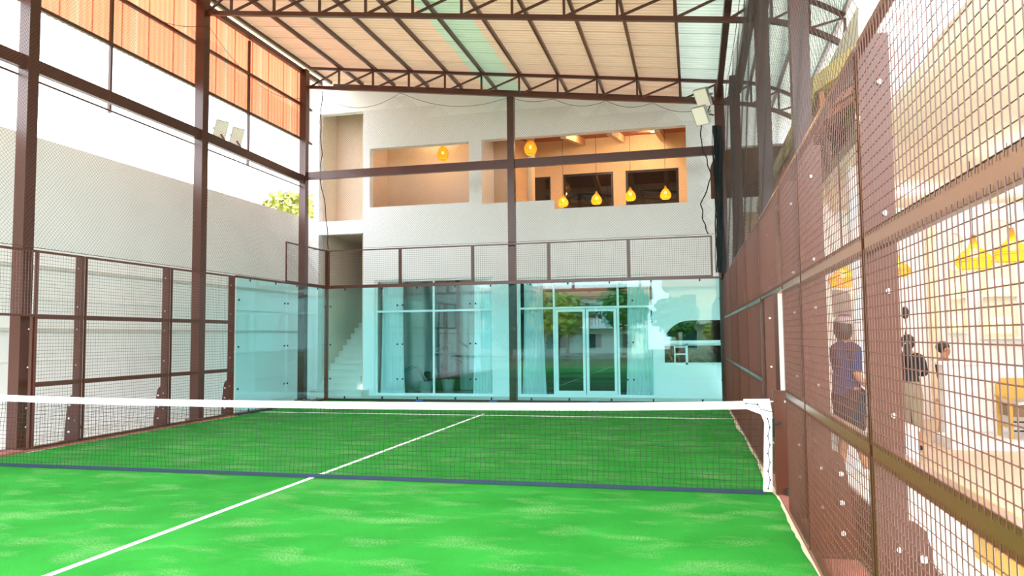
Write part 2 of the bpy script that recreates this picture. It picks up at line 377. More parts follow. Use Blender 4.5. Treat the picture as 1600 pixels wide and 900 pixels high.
# --- ground floor room
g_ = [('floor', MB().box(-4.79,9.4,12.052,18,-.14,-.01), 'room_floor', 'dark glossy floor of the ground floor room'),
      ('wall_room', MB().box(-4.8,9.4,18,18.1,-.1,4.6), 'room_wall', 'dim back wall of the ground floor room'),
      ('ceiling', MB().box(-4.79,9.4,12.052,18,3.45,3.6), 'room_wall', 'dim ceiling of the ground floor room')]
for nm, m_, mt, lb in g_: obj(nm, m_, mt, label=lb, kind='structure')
for x, y, r, lb in ((-4.0,14.0,.42,'stout pale round column behind the left curtain window'),(-2.55,14.6,.30,'slimmer pale round column behind the window mullion')):
    obj('round_column', MB().lathe((x,y,-.01),[(r,0),(r,3.46)],24,True), 'room_column', label=lb, kind='structure', smooth=False)
obj('wall_room', MB().box(-1.9,-.5,16.4,16.5,-.01,3.45), 'dark_wood', label='dark panelled screen inside the ground floor room', kind='structure')
# ground floor windows
framed('window_1', W1[0],W1[1],W1[2],W1[3],FY+.08,'white_frame','window_glass',.055,(-2.75,),(2.32,),'white framed four pane window left of the centre pole')
w2 = framed('window_2', W2[0],W2[1],W2[2],W2[3],FY+.08,'white_frame','window_glass',.055,(.62,2.31),(2.33,),'white framed glazed front around the double door')
dr = thing('door_1', (1.46,FY+.05,.05), 'white framed double glass door of the house', None, kind='structure')
for a, b in ((.66,1.455),(1.475,2.27)):
    t = .07; z0, z1 = .05, 2.29; y = FY+.04
    fr = MB(); fr.box(a,a+t,y,y+.045,z0,z1).box(b-t,b,y,y+.045,z0,z1).box(a+t,b-t,y,y+.045,z1-t,z1).box(a+t,b-t,y,y+.045,z0,z0+.1)
    lf = obj('door_leaf', fr, 'white_frame', dr)
    hx = b-.035 if a < 1 else a+.035
    obj('door_handle', MB().tube([(hx,y-.004,1.0),(hx,y-.045,1.0),(hx,y-.045,1.14),(hx,y-.004,1.14)],.008,6), 'steel', lf)
# arched pass-through window
aw = thing('window_3', (4.6,FY,.83), 'arched white pass-through window at the right end of the house', None, kind='structure')
obj('sill', MB().box(3.36,5.8,FY-.1,FY+.3,1.36,1.44), 'white_frame', aw)
fr = MB(); t = .05; y = FY+.06
fr.box(3.43,3.43+t,y,y+.05,.83,1.36).box(4.0,4.06,y,y+.05,.83,1.36).box(5.70,5.75,y,y+.05,.83,1.36).box(3.48,5.7,y,y+.05,.83,.88).box(3.48,5.7,y,y+.05,1.31,1.36)
obj('window_frame', fr, 'white_frame', aw)
fr = MB().box(3.72,3.75,y+.005,y+.045,.88,1.31).box(3.75,4.0,y+.005,y+.045,1.08,1.11).box(3.75,4.0,y+.005,y+.045,1.26,1.29)
obj('glazing_bar', fr, 'white_frame', aw)
obj('pane', MB().box(4.07,5.69,y+.02,y+.028,.89,1.30), 'window_glass', aw)
obj('pane', MB().box(3.44,5.74,y+.02,y+.028,1.45,1.94), 'window_glass', aw)
obj('sill', MB().box(3.36,5.8,FY-.06,FY+.02,.78,.83), 'white_frame', aw)
# house staircase
st = thing('staircase', (-5.4,11.6,-.02), 'pale stone staircase climbing inside the left bay of the house', 'staircase')
for i in range(16):
    x1 = -4.62 if i == 0 else -4.98
    yy = 11.45+.27*i if i else 11.25
    obj('step', MB().box(-6.5 if i == 0 else -6.18,x1,yy,yy+.30 if i else 11.78,-.02+.175*i-(0 if i == 0 else .06),-.02+.175*(i+1)-.03) if i != 0 else MB().box(-6.18,x1,11.3,11.78,-.02,.14), 'step_stone', st)
    yn = 11.45+.27*i if i else 11.28
    obj('tread', MB().box(-6.18,x1+(.02 if i==0 else 0),yn-.025,yn+.29 if i else 11.78,-.02+.175*(i+1)-.03+(.0 if i else .015),-.02+.175*(i+1)+(.0 if i else .0)), 'step_stone', st)
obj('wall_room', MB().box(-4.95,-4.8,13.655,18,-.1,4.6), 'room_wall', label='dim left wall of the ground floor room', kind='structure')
obj('wall_room', MB().box(9.4,9.5,12.06,18,-.1,9), 'plaster', label='right end wall of the house', kind='structure')
obj('wall_room', MB().box(-6.36,9.5,18.1,18.2,-.1,9), 'plaster', label='rear wall of the house', kind='structure')
obj('wall_room', MB().box(-6.35,-6.2,12.06,18.1,-.1,9), 'cream_wall', label='outer wall of the stairwell', kind='structure')
obj('wall_room', MB().box(-6.2,-4.95,12.9,13.0,4.62,9), 'beige_plaster', label='beige inner wall behind the upper stairwell opening', kind='structure')
obj('wall_room', MB().box(-6.2,-4.95,15.9,16.0,-.1,9), 'beige_plaster', label='beige end wall of the stairwell', kind='structure')
# wall light
wlm = thing('wall_light', (-.93,FY,2.55), 'slim oval wall light between the two windows', 'wall light')
obj('plate', MB().blob((-.93,FY-.012,2.68),(.035,.012,.16),10,8), 'white_frame', wlm, smooth=True)
obj('diffuser', MB().tube([(-.93+.055*math.cos(t),FY-.045,2.68+.2*math.sin(t)) for t in [2*math.pi*i/16 for i in range(17)]],.011,5), 'tape', wlm)

# ================================================================== STEEL HALL
def zt(x): return 8.11-.124*x-(.214*(x-5.4)**2 if x > 5.4 else 0)
def column(x, y, w, z1, label, group=None, z0=.03):
    c = thing('steel_column', (x,y,z0), label, 'column', group)
    obj('shaft', MB().box(x-w/2,x+w/2,y-w/2,y+w/2,z0,z1), 'brown', c)
    obj('base_plate', MB().box(x-w*.8,x+w*.8,y-w*.8,y+w*.8,z0,z0+.025), 'brown', c)
    for a in (-1,1):
        for b in (-1,1): obj('bolt', MB().lathe((x+a*w*.65,y+b*w*.65,z0+.025),[(.014,0),(.014,.025)],6,True), 'steel', c)
    return c
column(-5.4,1.24,.19,8.7,'tall brown steel column nearest the left edge of the picture',z0=-.01)
column(-5.4,5.34,.19,8.72,'tall brown steel column in the middle of the left fence',z0=-.01)
column(-5.68,10.0,.18,8.72,'tall brown steel column at the back left corner',z0=-.01)
column(-.1,10.22,.17,zt(-.1)-.55,'slender dark steel column at the middle of the back glass',z0=-.012)
mastR = column(4.93,10.25,.22,zt(4.9)-.1,'dark steel mast at the back right corner carrying floodlights',z0=-.012)
column(5.24,9.5,.22,zt(5.2)-.1,'brown steel mast on the right just before the house',z0=-.03)
column(5.47,5.3,.22,zt(5.4)-.1,'brown steel mast on the right seen through the net-side opening',z0=-.03)
column(5.50,1.2,.20,zt(5.4)-.1,'bluish sunlit steel mast on the right nearest the camera',z0=-.03)
TXA = TX = [-5.73,-4.76,-3.79,-2.79,-1.81,-.84,.135,1.11,2.08,3.04,4.04,4.95,5.65,6.25,6.8]
def truss(y, label, x0=-5.73):
    TX = [x0]+TXA[1:]
    t = thing('roof_truss', (0,y,zt(0)-.6), label, 'truss')
    for nm, dz, s in (('top_chord',0,.07),('bottom_chord',-.51,.085)):
        mb = MB()
        for a, b in zip(TX[:-1], TX[1:]):
            for k in range(3 if a > 4.9 else 1):
                n = 3 if a > 4.9 else 1
                xa, xb = a+(b-a)*k/n, a+(b-a)*(k+1)/n
                mb.bar((xa,y,zt(xa)+dz),(xb,y,zt(xb)+dz),s,s)
        obj(nm, mb, 'brown', t)
    for i, x in enumerate(TX):
        if i and i < len(TX): obj('vertical_bar', MB().bar((x,y,zt(x)-.47),(x,y,zt(x)-.035),.045,.045), 'brown', t)
        if i < len(TX)-1: obj('diagonal_bar', MB().bar((x+.03,y,zt(x)-.48),(TX[i+1]-.03,y,zt(TX[i+1])-.04),.04,.04), 'brown', t)
    return t
truss(5.35,'brown lattice roof truss across the top of the picture',-5.32); truss(10.15,'brown lattice roof truss at the back above the nets',-5.6)
truss(.55,'brown lattice roof truss above the net, out of the top of the picture',-5.32); truss(-4.2,'brown lattice roof truss over the near half of the court',-5.32)
def sag(x0, x1, n): return [x0+(x1-x0)*i/n for i in range(n+1)]
# roof: sheets and purlins are pieces of it
roof = thing('ceiling', (0,0,zt(0)), 'corrugated peach sheet roof over the court with bounced light painted in as mint and white bands', None, kind='structure')
XS = [-6.0, -1.16, -.16, 4.06, 5.2, 5.6, 6.0, 6.3, 6.6, 6.85, 7.05]
SW = .7
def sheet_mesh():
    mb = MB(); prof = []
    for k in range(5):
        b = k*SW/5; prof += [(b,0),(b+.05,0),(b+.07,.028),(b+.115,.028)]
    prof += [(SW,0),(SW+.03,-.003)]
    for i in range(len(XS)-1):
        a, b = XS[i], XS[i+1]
        mb.cur = 0 if a < -1.2 else 1 if a < -.5 else 0 if a < 4 else 2  # mint and white bands paint bounced light into the sheet colour
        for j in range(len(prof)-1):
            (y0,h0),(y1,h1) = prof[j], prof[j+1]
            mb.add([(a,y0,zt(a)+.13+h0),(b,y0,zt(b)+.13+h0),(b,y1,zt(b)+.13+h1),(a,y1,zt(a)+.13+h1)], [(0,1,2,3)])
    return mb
s0 = obj('roof_sheet', sheet_mesh(), ['sheet_peach','sheet_mint_bounce','sheet_white_bounce'], roof); s0.location = (0,11.77-SW,0)
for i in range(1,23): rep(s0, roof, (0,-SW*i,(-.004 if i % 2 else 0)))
for i, x in enumerate(TX):
    obj('purlin', MB().box(x-.03,x+.03,-4.6,11.62,zt(x)+.04,zt(x)+.125), 'brown', roof)
obj('edge_beam', MB().bar((-5.6,11.5,zt(-5.6)-.02),(5.4,11.5,zt(5.4)-.02),.06,.08), 'brown', roof)
obj('eave_beam', MB().box(-5.78,-5.68,-4.6,11.0,8.62,8.74), 'brown', roof)
# left side cladding
clad = thing('wall_cladding', (-5.85,0,6.86), 'orange corrugated sheet cladding hanging high on the left side', None, kind='structure')
def clad_sheet(mint):
    mb = MB(); prof = []
    for k in range(5):
        b = k*SW/5; prof += [(b,0),(b+.05,0),(b+.07,.028),(b+.115,.028)]
    prof += [(SW,0),(SW+.03,-.003)]
    for j in range(len(prof)-1):
        (y0,h0),(y1,h1) = prof[j], prof[j+1]
        mb.cur = 1 if (mint and 8 <= j < 12) else 0
        mb.add([(-5.85-h0,y0,6.86),(-5.85-h1,y1,6.86),(-5.85-h1,y1,8.70),(-5.85-h0,y0,8.70)], [(0,1,2,3)])
    return mb
c0 = obj('cladding_sheet', clad_sheet(False), ['clad_orange','clad_mint'], clad); c1 = obj('cladding_sheet', clad_sheet(True), ['clad_orange','clad_mint'], clad)
b0, b1 = Vector(c0.location), Vector(c1.location)
c0.location = b0+Vector((0,10.6-SW,0)); c1.location = b1+Vector((0,10.6-2*SW,0))
for i in range(2,27):
    s_ = c1 if i % 2 else c0; c = s_.copy(); COL.objects.link(c); c.location = Vector((0,10.6-SW*(i+1),0))+(b1 if i % 2 else b0)
for z in (6.87,7.8): obj('girt', MB().box(-5.82,-5.76,-8.3,10.6,z-.03,z+.03), 'brown', clad)
for y in (-.7,3.3,7.6): obj('hanger', MB().box(-5.82,-5.77,y-.025,y+.025,5.62,8.6), 'brown', clad)
# horizontal beams at mid height
def beam(p, q, w, h, label): return obj('steel_beam', MB().bar(p,q,w,h), 'brown', label=label, cat='beam')
beam((-5.40,-3,5.76),(-5.40,5.25,5.72),.10,.20,'brown steel beam along the left side, nearer stretch')
beam((-5.40,5.43,5.72),(-5.67,9.9,5.76),.10,.20,'brown steel beam along the left side carrying two floodlights')
beam((-5.58,10.05,5.86),(-.19,10.2,5.88),.10,.21,'dark steel beam across the back, left of the centre column')
beam((-.01,10.22,5.88),(4.81,10.24,5.89),.10,.21,'dark steel beam across the back, right of the centre column')
beam((5.30,9.4,7.05),(5.30,-4.6,7.05),.16,.22,'brown edge beam running along the right side under the roof')
beam((4.93,10.1,7.22),(4.93,-4.6,7.22),.12,.16,'dark edge beam running above the right fence under the roof')
obj('guy_cable', MB().tube([(-5.48,-3,5.6),(-5.75,10,5.58)],.018,6), 'brown', label='thin steel cable under the left side beam', cat='cable')
# floodlights
def flood(c, yaw, tilt, sc, label, foot):
    t = thing('floodlight', foot, label, 'floodlight', 'court floodlights')
    rot = Matrix.Rotation(yaw,4,'Z')@Matrix.Rotation(tilt,4,'X')
    def tr(mb): mb.v = [tuple(Vector(c)+rot@(Vector(v)*sc)) for v in mb.v]; return mb
    b = MB().box(-.16,.16,-.05,.03,-.21,.21)
    for k in range(6): b.box(-.14+k*.052,-.13+k*.052,-.10,-.05,-.19,.19)
    h = obj('housing', tr(b), 'lamp_grey', t)
    obj('lens', tr(MB().box(-.145,.145,.03,.036,-.195,.195)), 'flood_face', h)
    obj('bracket', tr(MB().box(-.185,-.165,-.04,.0,-.02,.02).box(.165,.185,-.04,0,-.02,.02).box(-.185,.185,-.16,-.14,-.02,.02).bar((-.175,-.15,0),(-.175,-.02,0),.02,.04).bar((.175,-.15,0),(.175,-.02,0),.02,.04)), 'steel', t)
    obj('stem', MB().tube([Vector(c)+rot@Vector((0,-.15*sc,0)), foot],.02,6), 'brown', t)
flood((-5.60,6.25,6.10),R(-112),R(-22),.95,'left one of two pale floodlights on the left side beam',(-5.47,6.25,5.83))
flood((-5.64,6.9,6.12),R(-112),R(-22),.95,'right one of two pale floodlights on the left side beam',(-5.50,6.9,5.83))
flood((4.55,9.85,7.05),R(150),R(-35),1.05,'upper floodlight on the back right mast',(4.80,10.12,7.12))
flood((4.50,9.80,6.62),R(150),R(-35),1.05,'lower floodlight on the back right mast',(4.80,10.12,6.70))

# ================================================================== SAFETY NETS
def net(name, u0, u1, v0, top, mp, label, sp=.062, r=.0017, matn='rope', wob=.02):
    mb = MB(); H = max(top(u0+(u1-u0)*i/60) for i in range(61))-v0; st_ = .3
    for sgn in (1,-1):
        n = int((u1-u0+H)/sp)+1
        for i in range(n):
            c = (u0-H+i*sp) if sgn > 0 else (u0+i*sp)
            pts = []; L = int(H/st_)+2
            for k in range(L+1):
                v = min(H, k*st_)+v0; u = c+sgn*(v-v0)
                ok = u0 <= u <= u1 and v <= top(u)
                if ok:
                    w_ = wob*math.sin(u*3.1+v*2.3)*math.sin(v*1.7+u)
                    pts.append(mp(u+w_*.5, v, w_))
                elif pts: break
            if len(pts) > 1: mb.tube(pts, r, 3, False)
    t = thing(name, mp((u0+u1)/2,v0,0), label, 'net')
    obj('net_cords', mb, matn, t, kind='stuff')
    e = MB().tube([mp(u0+(u1-u0)*i/80, top(u0+(u1-u0)*i/80), 0) for i in range(81)],.006,4)
    e.tube([mp(u0,v0,0),mp(u1,v0,0)],.005,4)
    obj('edge_rope', e, matn, t)
    return t
def leftx(y): return -5.28 if y < 5.3 else -5.28-.30*(y-5.3)/4.6
def ltop(y):
    k = ((y-1.24) % 4.1)/4.1 if y < 5.34 else (y-5.34)/4.66
    return 8.0-.55*4*k*(1-k)
net('safety_net', -1.2,9.95,2.93,ltop,lambda u,v,w: (leftx(u)+w+(-5.03-leftx(u))*max(0,1-(v-2.93)/1.2),u,v),'dark diamond safety net above the left fence')
def btop(x):
    b = zt(x)-.58; sp_ = [(-5.5,-3.0,.45),(-3.0,-.1,.30),(-.1,1.0,.1),(1.0,2.3,.16),(2.3,3.4,.14),(3.4,4.75,.2)]
    for a,c,s in sp_:
        if a <= x <= c: k = (x-a)/(c-a); return b-4*s*k*(1-k)
    return b
nb = net('safety_net', -5.45,4.72,3.9,btop,lambda u,v,w: (u,10.08+w,v),'dark diamond safety net across the back above the glass', .062, .0019)
net('safety_net', -3.8,9.6,2.95,lambda y: 6.85-.12*abs(math.sin(y*.77)),lambda u,v,w: (xr(u)+.10+w,u,v),'dark diamond safety net above the right fence', .085, .0016)
# bunched dark netting at the back right mast
mb = MB()
for k in range(26):
    a = random.uniform(0,6.28); q = random.uniform(.03,.10); x, y = 4.86+q*math.cos(a), 10.02+q*math.sin(a)*.5
    mb.tube([(x+.04*math.sin(j*.9+k),y+.02*math.cos(j*1.3+k),3.0+j*.38) for j in range(10)],random.uniform(.006,.014),4)
for k in range(14):
    y = 10.0-k*.45
    mb.tube([(4.88+.02*math.sin(k),9.98-.02*k,2.92+random.uniform(-.08,.05)),(xr(9.6)-.02,9.6-.1*k,2.95+random.uniform(0,.15))],.008,4)
obj('net_bundle', mb, 'green_net', label='bunched black-green netting tied to the back right mast', cat='net')
def cable(pts, r, label, par):
    P_ = []
    for i in range(len(pts)-1):
        for k in range(6):
            t = k/6; a, b = Vector(pts[i]), Vector(pts[i+1]); P_.append(a.lerp(b,t)+Vector((.015*math.sin(7*t+i),0,0)))
    P_.append(Vector(pts[-1])); obj('hanging_cord', MB().tube(P_,r,5), 'cord', par, label)
cable([(-5.16,9.99,8.1),(-5.22,10.02,7.3),(-5.18,10.02,6.4),(-5.22,10.02,5.8),(-5.05,10.02,4.9),(-4.98,10.02,3.9)],.012,'dark cord hanging down the corner', nb)
cable([(4.72,10.0,6.9),(4.50,10.0,6.5),(4.50,10.0,6.0),(4.62,10.0,5.6),(4.70,10.0,5.2),(4.46,10.0,4.6),(4.50,10.0,4.2),(4.60,10.0,3.9)],.014,'dark cable hanging in loops', mastR)

# ================================================================== FENCES
FN_L = thing('court_fence', (-5,3.5,.03), 'brown wire mesh fence along the left side of the court', 'fence')
FN_R = thing('court_fence', (5,0,.012), 'brown wire mesh fence along the right side of the court', 'fence')
FN_B = thing('court_fence', (0,10,2.91), 'low brown mesh fence on top of the back glass', 'fence')
def fence_post(x, y, side, z1, label, wide=.06, deep=.12, gusset=True):
    t = FN_L if side < 0 else FN_R; z0 = .03 if side < 0 else .012
    a, b = sorted((x+side*.036, x+side*(.036+deep)))
    p = obj('fence_post', MB().box(a,b,y-wide/2,y+wide/2,z0,z1), 'brown', t, label)
    fx = x+side*(.036+deep)
    if gusset:
        poly = [(fx,.03),(fx+side*.14,.03),(fx+side*.14,.2),(fx+side*.09,.62),(fx+side*.07,.70),(fx+side*.03,.735),(fx,.74)]
        if side > 0: poly = poly[::-1]
        obj('gusset', MB().prism(poly,'y',y-.012,y+.012), 'brown', p)
        for z in (.17,.38,.58): obj('bolt', MB().disc((fx+side*.055,y-.012,z),(0,-1,0),.017,.012,8), 'tape', p)
    obj('foot_plate', MB().box(min(x+side*.05,fx+side*.16),max(x+side*.05,fx+side*.16),y-.09,y+.09,z0-.004,z0+.012), 'brown', p)
    for z in (.35,.62,1.2,1.75,2.1,2.7):
        if z < z1: obj('bolt', MB().disc((x+side*.09,y-wide/2,z),(0,-1,0),.012,.012,8), 'steel', p)
def wires_x(xf, y0, y1, z0, z1, side, sp=.05, r=.0023):
    mb = MB(); n = max(1, round((y1-y0)/sp)); m = max(1, round((z1-z0)/sp))
    for i in range(n+1):
        y = y0+(y1-y0)*i/n; mb.tube([(xf(y)-side*.006,y,z0-.02),(xf(y)-side*.006,y,z1+.02)],r,4,False)
    K = 8
    for j in range(m+1):
        z = z0+(z1-z0)*j/m; mb.tube([(xf(y0+(y1-y0)*k/K)-side*.0015,y0+(y1-y0)*k/K,z) for k in range(K+1)],r,4,False)
    return mb
def fence_bay(xf, y0, y1, zs, side, label):
    rz = .034 if side < 0 else .045; t = FN_L if side < 0 else FN_R
    for k in range(len(zs)-1):
        a, b = zs[k], zs[k+1]; mb = MB()
        for z in (a+rz/2, b-rz/2): mb.bar((xf(y0)+side*.017,y0,z),(xf(y1)+side*.017,y1,z),.034,rz)
        for y in (y0+.012,y1-.012): mb.box(min(xf(y),xf(y)+side*.03),max(xf(y),xf(y)+side*.03),y-.012,y+.012,a+rz,b-rz)
        p = obj('fence_panel', mb, 'brown', t, label if k == 0 else None)
        obj('wire_mesh', wires_x(xf,y0+.01,y1-.01,a+rz,b-rz,side), 'wire', p, kind='stuff')
LX = lambda y: -5.0
ZL = (.035,.95,1.93,2.894); ZR = (.035,1.045,1.965,2.894)
for y in (2,4,6): fence_post(-5,y,-1,2.894,None)
fence_post(-5,1.12,-1,1.93,'short slim door post',.05,.05,False)
fence_bay(LX,-.9,1.12,ZL[2:],-1,None); fence_bay(LX,1.12,1.97,ZL,-1,None)
fence_bay(LX,2.03,3.97,ZL,-1,None); fence_bay(LX,4.03,5.97,ZL,-1,None)
fence_bay(LX,8.0,9.97,(2.91,3.86),-1,'raised panel at the corner')
fence_post(xr(-4.2),-4.2,1,2.93,None,.06,.10); fence_post(xr(-2.1),-2.1,1,2.93,None,.06,.13)
for y in (-.92,1.2): fence_post(xr(y),y,1,2.90,'door post of the side opening',.07,.10)
for y in (3.2,5.2,7.2): fence_post(xr(y),y,1,2.90,None,.06,.12)
for a, b in ((-6.3,-4.23),(-4.17,-2.13),(-2.07,-.95),(1.24,3.17),(3.23,5.17),(5.23,7.17),(7.23,9.9)): fence_bay(xr,a,b,ZR,1,None)
fence_bay(xr,-.88,1.16,ZR[2:],1,'panel above the side opening')
# back top panels
BX = [-4.97,-2.977,-1.062,.853,2.768,4.68]
for i, (a, b) in enumerate(zip(BX[:-1], BX[1:])):
    mb = MB()
    for z in (2.928,3.843): mb.bar((a,10.017,z),(b,10.017,z),.034,.034)
    for x in (a+.02,b-.02): mb.box(x-.019,x+.019,10,10.034,2.945,3.826)
    p = obj('fence_panel', mb, 'brown', FN_B)
    mb = MB(); n = round((b-a)/.05)
    for k in range(n+1): x = a+(b-a)*k/n; mb.tube([(x,9.993,2.93),(x,9.993,3.86)],.0023,4,False)
    for k in range(19): z = 2.945+.0489*k; mb.tube([(a,9.998,z),(b,9.998,z)],.0023,4,False)
    obj('wire_mesh', mb, 'wire', p, kind='stuff')

# ================================================================== GLASS WALLS
GW_B = thing('glass_wall', (0,10,.0), 'tinted glass wall across the back of the court', 'glass wall')
GW_L = thing('glass_wall', (-5,8,.0), 'tinted glass wall at the far end of the left side', 'glass wall')
def gpane(axis, a, b, c, label, z0=.05, z1=2.862):
    # axis 'x': pane runs along x at y=c ; axis 'y': runs along y at x=c
    s = -1 if axis == 'y' else 1; t = GW_B if axis == 'x' else GW_L; g = .004
    mk = lambda u0,u1,w0,w1,za,zb: (MB().box(u0,u1,min(c+w0,c+w1),max(c+w0,c+w1),za,zb) if axis == 'x' else MB().box(min(c+w0,c+w1),max(c+w0,c+w1),u0,u1,za,zb))
    p = obj('glass_panel', mk(a+g,b-g,0,s*.012,z0,z1), 'court_glass', t, label)
    for u in (a+(b-a)*.24, a+(b-a)*.76):
        obj('base_clip', mk(u-.02,u+.02,-s*.012,-s*.001,z0,z0+.06), 'black', p)
        obj('head_clip', mk(u-.018,u+.018,-s*.012,-s*.001,z1-.05,z1), 'black', p)
    for u in (a+.07, b-.07):
        for z in (.55,1.42,2.40):
            d = (0,-1,0) if axis == 'x' else (1,0,0)
            q = (u,c-.0005,z) if axis == 'x' else (c+.0005,u,z)
            obj('glass_clamp', MB().disc(q,d,.022,.014,10), 'black', p)
gx = [-4.96,-2.977,-1.062,.853,2.768,4.89]
for i, (a, b) in enumerate(zip(gx[:-1], gx[1:])): gpane('x',a,b,10.0,None)
gpane('y',6.04,8.0,-5.0,None); gpane('y',8.0,9.97,-5.0,None)
obj('base_channel', MB().box(-4.97,4.9,9.985,10.03,-.01,.048), 'black', GW_B); obj('base_channel', MB().box(-5.03,-4.985,6.04,9.98,-.01,.048), 'black', GW_L)
obj('top_rail', MB().box(-5.0,xr(10),9.985,10.05,2.865,2.91), 'brown', GW_B); obj('top_rail', MB().box(-5.05,-4.985,6.03,9.985,2.865,2.908), 'brown', GW_L)
obj('corner_post', MB().box(-5.06,-4.98,9.99,10.07,.01,2.865).box(-5.035,-4.98,9.99,10.045,2.908,3.87), 'brown', GW_B)
for x in (-2.45,-.55,1.9): obj('rubber_pad', MB().box(x-.09,x+.09,9.94,9.984,.004,.035), 'blue_rubber', label='blue rubber pad at the foot of the back glass, '+{-2.45:'left one',-.55:'middle one',1.9:'right one'}[x], cat='pad')

# ================================================================== PADEL NET
pn = thing('padel_net', (0,0,0), 'black padel net with white top tape across the court', 'net')
def nz_(x): return .885-.028*(1-(x/4.95)**2)+ (.03*(abs(x)/4.95)**4)
mb = MB(); sp = .055; nx = int(9.75/sp)
for i in range(nx+1):
    x = -4.9+sp*i; top = nz_(x)-.07
    mb.tube([(x+.006*math.sin(x*9+k*1.3)+.004*math.sin(i*2.7+k), .012*math.sin(x*2.2+k*.6), .02+(top-.02)*k/8) for k in range(9)],.0024,3,False)
for j in range(1,15):
    mb.tube([(-4.9+9.75*k/130, .012*math.sin((-4.9+9.75*k/130)*2.2+j*.4), .02+(nz_(-4.9+9.75*k/130)-.09)*j/15+.004*math.sin(k*.9+j*2.1)) for k in range(131)],.0024,3,False)
obj('net_cords', mb, 'cord', pn, kind='stuff')
mb = MB(); K = 60
for k in range(K):
    a, b = -4.93+9.83*k/K, -4.93+9.83*(k+1)/K
    for s_ in (-1,1):
        q = [(a,s_*.008,nz_(a)-.078),(b,s_*.008,nz_(b)-.078),(b,s_*.010,nz_(b)),(a,s_*.010,nz_(a))]
        mb.add(q, [(0,1,2,3)] if s_ < 0 else [(3,2,1,0)])
    mb.add([(a,-.010,nz_(a)),(b,-.010,nz_(b)),(b,.010,nz_(b)),(a,.010,nz_(a))], [(0,1,2,3)])
tp = obj('top_tape', mb, 'tape', pn)
for k in range(13):
    x = -4.1+.72*k
    pm = MB(); 
    for j in range(7): pm.box(x+j*.024,x+j*.024+.016,-.0115,-.0105,nz_(x)-.035-.008*(j%3),nz_(x)-.022+.004*(j%2))
    obj('print_mark', pm, 'pale_red', tp, label='faint red print on the tape')
obj('bottom_tape', MB().box(-4.9,4.88,-.012,.012,.004,.042), 'navy', pn)
mb = MB().add([(4.86,-.013,.03),(4.945,-.013,.03),(4.965,-.013,.80),(4.945,-.013,.93),(4.70,-.013,.925),(4.70,-.013,.84),(4.86,-.013,.78),(4.89,-.013,.70)],[(0,1,2,7),(7,2,3,6),(6,3,4,5)])
mb.add([(x,.013,z) for x,_,z in mb.v],[(7,2,1,0),(6,3,2,7),(5,4,3,6)])
mb.add([(4.945,-.013,.03),(4.945,.013,.03),(4.965,.013,.80),(4.965,-.013,.80)],[(0,1,2,3)])
et = obj('end_tape', mb, 'tape', pn)
lc = MB(); pts = []
for k in range(9): pts += [(4.905+.02*(k%2)+.004*k/2,-.018,.06+.085*k)]
lc.tube(pts,.003,4); lc.tube([(4.72,-.018,.885),(4.83,-.018,.878),(4.86,-.018,.83),(5.0,-.03,.80)],.003,4)
for p in pts: lc.blob((p[0],-.016,p[2]),(.008,.005,.008),6,4)
for x in (4.72,4.83): lc.blob((x,-.018,.885 if x < 4.8 else .878),(.009,.006,.009),6,4)
obj('lacing', lc, 'black', et)
for s_, lb in ((1,'reddish brown box net post at the right side opening'),):
    x = 5.055
    t = thing('net_post', (x,0,.012), lb, 'post')
    obj('shaft', MB().box(x-.075,x+.075,-.05,.05,.012,1.0), 'brown', t)
    obj('cap', MB().box(x-.08,x+.08,-.055,.055,1.0,1.012), 'brown', t)
    obj('ratchet', MB().box(4.962,4.98,-.03,.03,.56,.74).tube([(4.985,-.03,.70),(4.985,-.09,.70),(5.04,-.1,.71)],.012,6), 'green_net', t)
    obj('bolt', MB().disc((x+.03,-.05,.91),(0,-1,0),.012,.012,8), 'steel', t)
    obj('foot_block', MB().box(x+.01,x+.06,-.1,-.052,.012,.08), 'black', t)
    obj('tension_cord', MB().tube([(4.95,0,.905),(4.982,0,.905)],.006,5), 'tape', t)

# ================================================================== CURTAINS AND PLANTS IN THE HOUSE
def curtain(x0, x1, y, z0, z1, flare, label, n=7):
    t = thing('curtain', ((x0+x1)/2,y,z0), label, 'curtain', 'pale curtains behind the house windows')
    mb = MB(); U = n*8; V = 8
    for j in range(V+1):
        v = j/V; z = z0+(z1-z0)*v
        for i in range(U+1):
            u = i/U; x = x0+(x1-x0)*u+flare*(1-v)**2*(u-.5)
            mb.v.append((x, y+.045*math.sin(u*n*2*math.pi+.5*math.sin(3*v+u*4))*(1.1-.3*v), z))
    W_ = U+1
    for j in range(V):
        for i in range(U): mb.f.append((j*W_+i,j*W_+i+1,(j+1)*W_+i+1,(j+1)*W_+i)); mb.m.append(0)
    obj('cloth', mb, 'curtain', t, smooth=True)
    obj('track', MB().box(x0-.05,x1+.05,y-.02,y+.02,z1,z1+.03), 'white_frame', t)
curtain(-4.33,-3.70,12.03,.02,3.13,.12,'pale curtain at the left end of the four pane window')
curtain(-1.62,-1.10,12.03,.02,3.13,.10,'pale curtain at the right end of the four pane window')
curtain(-.22,.30,12.03,.02,3.08,.16,'pale curtain left of the double glass door')
curtain(2.55,3.14,12.03,.02,3.08,.14,'pale curtain right of the double glass door')
